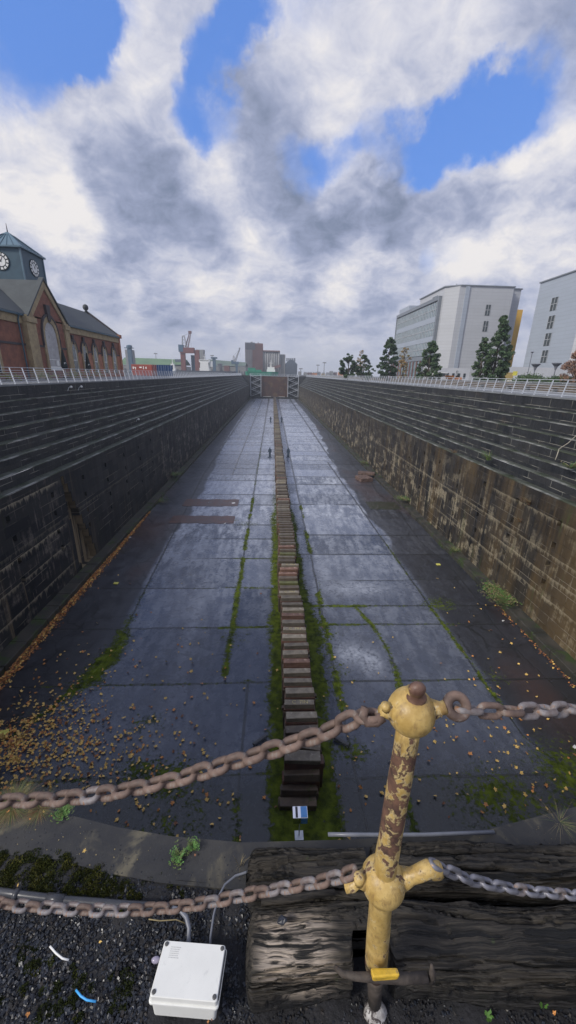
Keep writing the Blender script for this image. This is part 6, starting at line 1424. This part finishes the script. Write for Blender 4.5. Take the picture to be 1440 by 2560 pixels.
def white_block():
    r = empty('office_block', 'large white office block with a long glazed side and a yellow fin, behind trees', 'building', (0, 0, 0))
    H = 31.0
    fp = [(60, 162), (60, 151), (64, 148), (83, 148), (83.01, 150.5), (87.4, 151), (87.4, 175), (60, 175)]
    b = MB(); b.prism([(x, y, 0) for x, y in fp], (0, 0, 0), (0, 0, H)); b.build('main_block', M['clad'], r)
    b = MB(); b.prism([(x + (.35 if x > 62 else -.35) * 1, y + (-.3 if y < 160 else .3), 0) for x, y in fp], (0, 0, H + .002), (0, 0, H + .35)); b.build('parapet', M['clad3'], r)
    b = MB(); b.bb(59.5, 85, 162.05, 204, 0, 28.6); b.build('long_block', M['clad3'], r)
    b = MB(); b.bb(60.5, 84, 190, 204.02, 28.65, 31.2); b.build('roof_storey', M['clad2'], r)
    # projecting glazed frame
    def Zx(zx, zy, X): return atX(840 + zx / 2.4, 670 + zy / 2.4, X)
    X = 58.9; y0, y1 = 152.4, 202.5
    zt = 27.6; zb = 8.4
    fr = MB(); fr.bb(X, 60, y0, y1, zt - .2, zt + 1.0); fr.bb(X, 60, y0, y1, zb - 1.0, zb + .2); fr.bb(X, 60, y0, y0 + 1.1, zb + .2, zt - .2); fr.bb(X, 60, y1 - 1.1, y1, zb + .2, zt - .2); fr.build('glazing_frame', M['clad3'], r)
    bands = [(22.4, 27.0), (15.8, 20.4), (9.3, 13.9)]
    for za, zc in bands:
        g = bpy.data.objects.new('window_band', None); COL.objects.link(g); g.parent = r
        b = MB(); b.bb(59.3, 59.5, y0 + 1.15, y1 - 1.15, za, zc); b.build('pane', M['glassblue'], g)
        b = MB(); n = 30
        for k in range(n + 1): y = y0 + 1.15 + (y1 - y0 - 2.3) * k / n; b.bb(59.12, 59.29, y - .09, y + .09, za, zc)
        b.bb(59.14, 59.27, y0 + 1.1, y1 - 1.1, (za + zc) / 2 - .08, (za + zc) / 2 + .08); b.build('mullion', M['clad'], g)
    b = MB(); b.bb(59.2, 59.49, y0 + 1.12, y1 - 1.12, 20.45, 22.35); b.bb(59.2, 59.49, y0 + 1.12, y1 - 1.12, 13.95, 15.75); b.build('spandrel', M['clad2'], r)
    b = MB(); b.bb(59.0, 59.48, 163, 203, 0, 7.2); b.build('ground_floor_glazing', M['glassblue'], r)
    b = MB()
    for k in range(11): y = 163 + 4 * k; b.bb(58.6, 58.98, y - .35, y + .35, 0, 7.3)
    b.build('column', CW['silo_brown'], r)
    for px, py in ((1217, 789), (1211, 829), (1206, 868), (1200, 907)):
        p = atY(px, py, 148); win(r, (p.x, 148, p.z), (1, 0, 0), (0, -1, 0), 1.9, 3.4)
    b = MB(); b.bb(66.0, 67.4, 147.6, 147.99, 0, H - .1); b.build('pilaster', M['clad2'], r)
    # lettering band high on the dock side: an unreadable strip of small letters
    b = MB()
    for k in range(7): b.bb(59.9, 59.99, 156.5 + k * .75, 157.0 + k * .75, 28.3, 29.5)
    b.build('sign_marks', M['clad3'], r)
    b = MB(); b.bb(72, 73, 160, 161, H + .35, H + 2); b.bb(68, 69.4, 160, 161, H + .35, H + 1.4); b.tube([(66, 156, H), (66, 156, H + 2.2)], .15, 6); b.build('roof_vent', M['clad3'], r)
    f = MB(); p0 = atY(1296, 774, 165); p1 = atY(1308, 774, 165); f.bb(p0.x - 2, p1.x, 165, 165.8, 0, p0.z); f.build('yellow_fin', mat('yellow_cladding', (.62, .36, .05), .5, var=.1, nscale=.3), r)
white_block()
def white_block2():
    # scaled so that it is as high as its neighbour: facade plane parallel to the dock
    X = 84.0; c0 = atX(1351.7, 708.3, X); c1 = atX(1440, 683, X)
    r = empty('office_block', 'second pale clad office block with a column of narrow windows at the right edge', 'building', (0, 0, 0))
    H = c0.z; fy = atX(1418, 920, X).y
    b = MB(); b.bb(X, X + 30, fy, c0.y, 0, H); b.build('main_block', M['clad2'], r)
    b = MB(); b.prism([(X + .01, fy - .01, 0), (X + 5, fy - 7, 0), (X + 30, fy - 7, 0), (X + 30, fy - .01, 0)], (0, 0, 0), (0, 0, H - .02)); b.build('side_block', M['clad'], r)
    b = MB(); b.bb(X - .3, X + 30, fy, c0.y + .3, H + .005, H + .35); b.build('parapet', M['clad3'], r)
    for px, py in ((1381.5, 777), (1373.5, 822), (1365.5, 865), (1357.5, 907)):
        p = atX(px, py, X); win(r, (X, p.y, p.z), (0, 1, 0), (-1, 0, 0), 2.9, 3.6)
white_block2()
LOWW = mat('white_render', (.55, .56, .58), .6, var=.08, nscale=.3)
r, w, h = boxp('site_cabin', 'low white cabins with dark windows between the two near trees', 'cabin', 1093, 1176, 920, 118, 6, LOWW)
for k in range(5): b = MB(); x = -w / 2 + w * (.14 + k * .17); b.bb(x, x + w * .07, -.06, -.01, 1.1, 2.5); b.build('window', M['glass'], r)
r, w, h = boxp('low_building', 'long low white building beneath the second office block', 'building', 1268, 1460, 919, 98, 8, LOWW)
for k in range(4): b = MB(); x = -w / 2 + w * (.16 + k * .22); b.bb(x, x + w * .1, -.06, -.01, 1.2, 2.2); b.build('window', M['glass'], r)
r, w, h = boxp('hoarding', 'ochre yellow hoarding panel right of the tallest tree', 'hoarding', 1257, 1286, 931, 84, .2, CW['wall_yellow'])
b = MB(); b.bb(-w / 2, -w / 2 + .1, -.05, -.01, 0, h); b.bb(w / 2 - .1, w / 2, -.05, -.01, 0, h); b.build('post', M['steel'], r)
def van():
    p = atY(1100, 938, 96); r = empty('white_van', 'white van parked right of the second tree', 'van', (p.x, 96, 0), None, radians(12))
    b = MB(); b.prism([(-2.6, 0, .45), (2.6, 0, .45), (2.6, 0, 1.2), (1.9, 0, 1.45), (1.3, 0, 2.35), (-2.6, 0, 2.4)], (0, -.95, 0), (0, .95, 0)); b.build('body', M['white'], r, bevel=.06)
    b = MB(); b.prism([(1.0, 0, 1.5), (1.78, 0, 1.5), (1.28, 0, 2.2), (1.0, 0, 2.2)], (0, -1.0, 0), (0, -.96, 0)); b.bb(-.6, .8, -1.0, -.96, 1.5, 2.2); b.build('window', M['glass'], r)
    for x in (-1.7, 1.7):
        for y in (-.85, .85): b = MB(); b.lathe([(.34, -.1), (.36, 0), (.34, .1)], (0, 0, 0), 14); o = b.build('wheel', M['black'], r); o.location = (x, y, .36); o.rotation_euler.x = pi / 2
van()
def dumper():
    p = atY(1136, 938, 92); r = empty('site_dumper', 'orange site dumper with a black roll bar in front of the white cabins', 'dumper', (p.x, 92, 0), None, radians(-10)); OR = CW['orange']
    b = MB(); b.prism([(-1.9, 0, 1.7), (-.3, 0, 1.7), (-.4, 0, .9), (-1.5, 0, .9)], (0, -.9, 0), (0, .9, 0)); b.build('skip', OR, r, bevel=.04)
    b = MB(); b.bb(-1.2, 1.7, -.5, .5, .55, .88); b.bb(.3, 1.6, -.6, .6, .88, 1.4); b.build('chassis', OR, r)
    b = MB(); b.tube([(.5, -.6, 1.4), (.5, -.6, 2.7), (.5, .6, 2.7), (.5, .6, 1.4)], .06, 6); b.build('roll_bar', M['black'], r); b = MB(); b.box((.7, 0, 1.55), (.5, .5, .3)); b.build('seat', M['black'], r)
    for x in (-1.1, 1.2):
        for y in (-.75, .75): b = MB(); b.lathe([(.42, -.16), (.46, 0), (.42, .16)], (0, 0, 0), 14); o = b.build('wheel', M['black'], r); o.location = (x, y, .46); o.rotation_euler.x = pi / 2
dumper()
def lamp(px, pyt, Y, lab, cone=True):
    p = atY(px, pyt, Y); r = empty('street_lamp', lab, 'street lamp', (p.x, Y, 0), 'lamps on the right quay'); b = MB(); b.tube([(0, 0, 0), (0, 0, p.z - .1)], .07, 8); b.build('pole', M['conduit'], r)
    b = MB(); b.lathe([(.1, -.9), (.25, -.4), (.65, 0), (.65, .08), (.1, .1)] if cone else [(.1, -.2), (.3, 0), (.1, .1)], (0, 0, p.z), 14); b.build('lamp_head', M['conduit'], r)
lamp(1340, 911, 62, 'cone-headed lamp in front of the second office block, the left one'); lamp(1392, 909, 60, 'cone-headed lamp nearer the right edge, beside the autumn tree'); lamp(1331, 880, 80, 'thin tall lamp post beside the edge of the second office block', False); lamp(1000, 895, 100, 'thin lamp post among the golden tree', False)
r = empty('warning_sign', 'small yellow sign on a post next to the ochre hoarding', 'sign', (atY(1286, 940, 80).x, 80, 0)); b = MB(); b.tube([(0, 0, 0), (0, 0, 2.6)], .05, 6); b.build('post', M['white'], r); b = MB(); b.box((0, -.06, 2.3), (.9, .04, .8)); b.build('plate', mat('sign_yellow', (.75, .68, .1), .5), r)
r = empty('barrier', 'white and red low barrier below the yellow sign', 'barrier', (atY(1282, 945, 70).x, 70, 0)); b = MB(); b.box((0, 0, .95), (3.2, .08, .18)); b.build('rail', M['white'], r)
for s in (-1, 1): b = MB(); b.box((s * 1.5, 0, .45), (.12, .12, .9)); b.build('post', CW['con_red'], r)
# low timber benches on the right quay, seen through the railing
for k, (Y, lab) in enumerate([(38, 'first'), (46, 'second'), (56, 'third')]):
    r = empty('quay_bench', 'low brown bench behind the right railing, %s from the right edge' % lab, 'bench', (28.5, Y, 0), 'benches on the right quay'); b = MB(); b.box((0, 0, .45), (.6, 4.5, .09)); b.build('seat', KM['brown'], r)
    for s in (-1.8, 1.8): b = MB(); b.box((0, s, .2), (.5, .2, .4)); b.build('leg', M['cop'], r)
r = empty('quay_wall', 'long low dark wall running along the right quay behind the railing', 'wall', (31.2, 0, 0)); b = MB(); b.bb(-.2, .2, 24, 262, 0, .75); b.build('wall', KM['brown'], r); b = MB(); b.bb(-.26, .26, 24, 262, .755, .85); b.build('coping', M['cop'], r)

# ------------------------------------------------------------------ trees and hedge
FOL = {k: [mat('foliage_%s_%d' % (k, i), c, .6, var=.3, nscale=1.5, spec=.25) for i, c in enumerate(cs)] for k, cs in dict(
    dark=[(.035, .065, .035), (.055, .09, .045), (.075, .12, .06)], mid=[(.045, .085, .04), (.07, .115, .05), (.095, .145, .07)], gold=[(.28, .19, .07), (.2, .17, .07), (.35, .22, .09)], pink=[(.27, .15, .10), (.2, .12, .09), (.33, .2, .13)]).items()}
BARK = mat('bark', (.08, .065, .05), .9)
def tree(px, Y, pyt, wpx, lab, kind, prof, seed, dens=1.0, leaf=.42, sparse=0, name='tree', group='trees on the right quay'):
    """prof: list of (height fraction, half-width fraction)"""
    o = atY(px, 940, Y); H = atY(px, pyt, Y).z; W = (atY(px + wpx / 2, 930, Y) - atY(px - wpx / 2, 930, Y)).x / 2
    r = empty(name, lab, 'tree', (o.x, Y, 0), group); rng = np.random.default_rng(seed)
    b = MB(); b.tube([(0, 0, 0), (.05, .02, H * .3), (-.06, 0, H * .65), (0, 0, H * .93)], [.16 + H * .008, .12 + H * .006, .09, .03], 8)
    pf = np.array(prof); cl = []
    n = int(62 * dens * (H / 8) * (W / 2.5) ** .7)
    for i in range(n):
        f = rng.uniform(pf[0, 0], .97); w = np.interp(f, pf[:, 0], pf[:, 1]) * W; a = rng.uniform(0, 6.28); d = w * np.sqrt(rng.uniform(.1, 1)) * rng.uniform(.75, 1.12)
        c = np.array([cos(a) * d, sin(a) * d * .9, f * H]); cl.append((c, rng.uniform(.38, .80) * (W / 3) ** .5 * (1 - .35 * f)))
        if i % 3 == 0: b.tube([(0, 0, max(.1 * H, c[2] - d * .9 - .4)), (c[0] * .5, c[1] * .5, c[2] - d * .35), tuple(c)], [.06, .04, .015], 5)
    b.build('trunk', BARK, r); P = []; mi = []
    for c, cr in cl:
        k = int((110 if not sparse else sparse * 4) * (cr / .5) ** 2 * (0.42 / leaf) ** 1.5); u = rng.normal(size=(k, 3)); u /= np.linalg.norm(u, axis=1)[:, None]; u *= (rng.random(k) ** .45)[:, None]
        P.append(c + u * cr * np.array([1.15, 1.15, .85])); mi.append(np.where(rng.random(k) < .6, rng.integers(3), rng.integers(0, 3, k)))
    P = np.concatenate(P); mi = np.concatenate(mi); k = len(P)
    d1 = rng.normal(size=(k, 3)); d1 /= np.linalg.norm(d1, axis=1)[:, None]; d2 = np.cross(d1, rng.normal(size=(k, 3))); d2 /= np.linalg.norm(d2, axis=1)[:, None]
    s = leaf * rng.uniform(.5, 1.1, k)[:, None]; V = np.stack([P - d1 * s * .5, P + d2 * s * .3, P + d1 * s * .5, P - d2 * s * .3], 1).reshape(-1, 3)
    npmesh('crown', V, np.arange(4 * k).reshape(k, 4), FOL[kind], mi, r)
RND = [(.12, .55), (.3, .95), (.5, 1.0), (.7, .85), (.88, .5), (1, .12)]; CON = [(.08, .85), (.25, 1.0), (.45, .88), (.65, .66), (.82, .42), (1, .08)]
tree(870, 120, 881, 48, 'round dark evergreen tree, leftmost on the right quay', 'dark', RND, 1, 1.1)
tree(908, 118, 886, 40, 'round dark tree standing just right of the leftmost one', 'dark', RND, 2, 1.0)
tree(899, 150, 872, 26, 'bare pale autumn tree behind the two round trees', 'gold', RND, 3, .7, .3, 12)
tree(921, 108, 915, 34, 'low dark bush between the round trees and the tall tree', 'dark', RND, 12, 1.0, name='bush', group=None)
tree(968, 108, 841, 50, 'tall dark loose tree left of the glazed office side', 'dark', [(.08, .9), (.3, 1), (.5, .85), (.72, .7), (.88, .35), (1, .05)], 4, 1.2)
tree(1006, 98, 864, 36, 'golden sparse autumn tree in front of the glazed facade', 'gold', RND, 5, .9, .3, 12)
tree(1069, 88, 851, 64, 'mid green tree between the golden tree and the van', 'mid', [(.06, 1.0), (.3, 1.0), (.5, .8), (.72, .62), (.9, .38), (1, .08)], 6, 1.25, .36)
tree(1232, 72, 786, 74, 'tallest dark green tree in front of the white office block', 'mid', [(.04, 1.0), (.2, 1.02), (.45, .95), (.62, .72), (.8, .42), (1, .05)], 7, 1.45, .34)
tree(1198, 73, 838, 44, 'slim dark green tree leaning on the left of the tallest one', 'mid', [(.05, 1.0), (.3, .95), (.6, .75), (.85, .4), (1, .05)], 8, 1.2, .34)
tree(1448, 50, 858, 84, 'pinkish brown autumn tree at the right edge', 'pink', [(.1, .8), (.35, 1.0), (.6, .85), (.85, .5), (1, .1)], 9, 1.3, .2, 22)
def hedge():
    a = atY(1296, 945, 56); c = atY(1420, 945, 50); r = empty('hedge', 'low green hedge with tufty yellow-green plants behind the right railing', 'hedge', (0, 0, 0)); rng = np.random.default_rng(5); P = []; mi = []
    for k in range(60):
        f = rng.random(); cx = a.x + (c.x - a.x) * f; cy = 56 - 6 * f; h = 1.1 + .35 * np.sin(f * 9) + .4 * (.2 < f < .5); q = rng.normal(size=(260, 3)) * np.array([.55, .4, .25]); q[:, 2] = np.abs(q[:, 2]) * 1.2; P.append(np.array([cx, cy, h * .65]) + q); mi.append(np.full(260, 2 if .2 < f < .5 else rng.integers(3)))
    P = np.concatenate(P); mi = np.concatenate(mi); k = len(P); d1 = rng.normal(size=(k, 3)); d1 /= np.linalg.norm(d1, axis=1)[:, None]; d2 = np.cross(d1, rng.normal(size=(k, 3))); d2 /= np.linalg.norm(d2, axis=1)[:, None]; s = .16
    npmesh('foliage', np.stack([P - d1 * s * .5, P + d2 * s * .3, P + d1 * s * .5, P - d2 * s * .3], 1).reshape(-1, 3), np.arange(4 * k).reshape(k, 4), FOL['mid'], mi, r)
    b = MB()
    for k in range(12): f = k / 11; b.tube([(a.x + (c.x - a.x) * f, 56 - 6 * f, 0), (a.x + (c.x - a.x) * f, 56 - 6 * f, 1)], .04, 5)
    b.build('stems', BARK, r)
hedge()

# ------------------------------------------------------------------ haze
hz = MB(); hz.bb(-1650, 1650, -420, 2680, -16.5, 75)
hm = bpy.data.materials.new('haze_air'); hm.use_nodes = True; nt = hm.node_tree; nt.nodes.clear()
_o = nt.nodes.new('ShaderNodeOutputMaterial'); _v = nt.nodes.new('ShaderNodeVolumePrincipled'); nt.links.new(_v.outputs[0], _o.inputs['Volume'])
_v.inputs['Color'].default_value = (.80, .88, 1.0, 1); _v.inputs['Density'].default_value = HAZE
ho = hz.build('haze', hm); tag(ho, None, None, None, 'stuff')
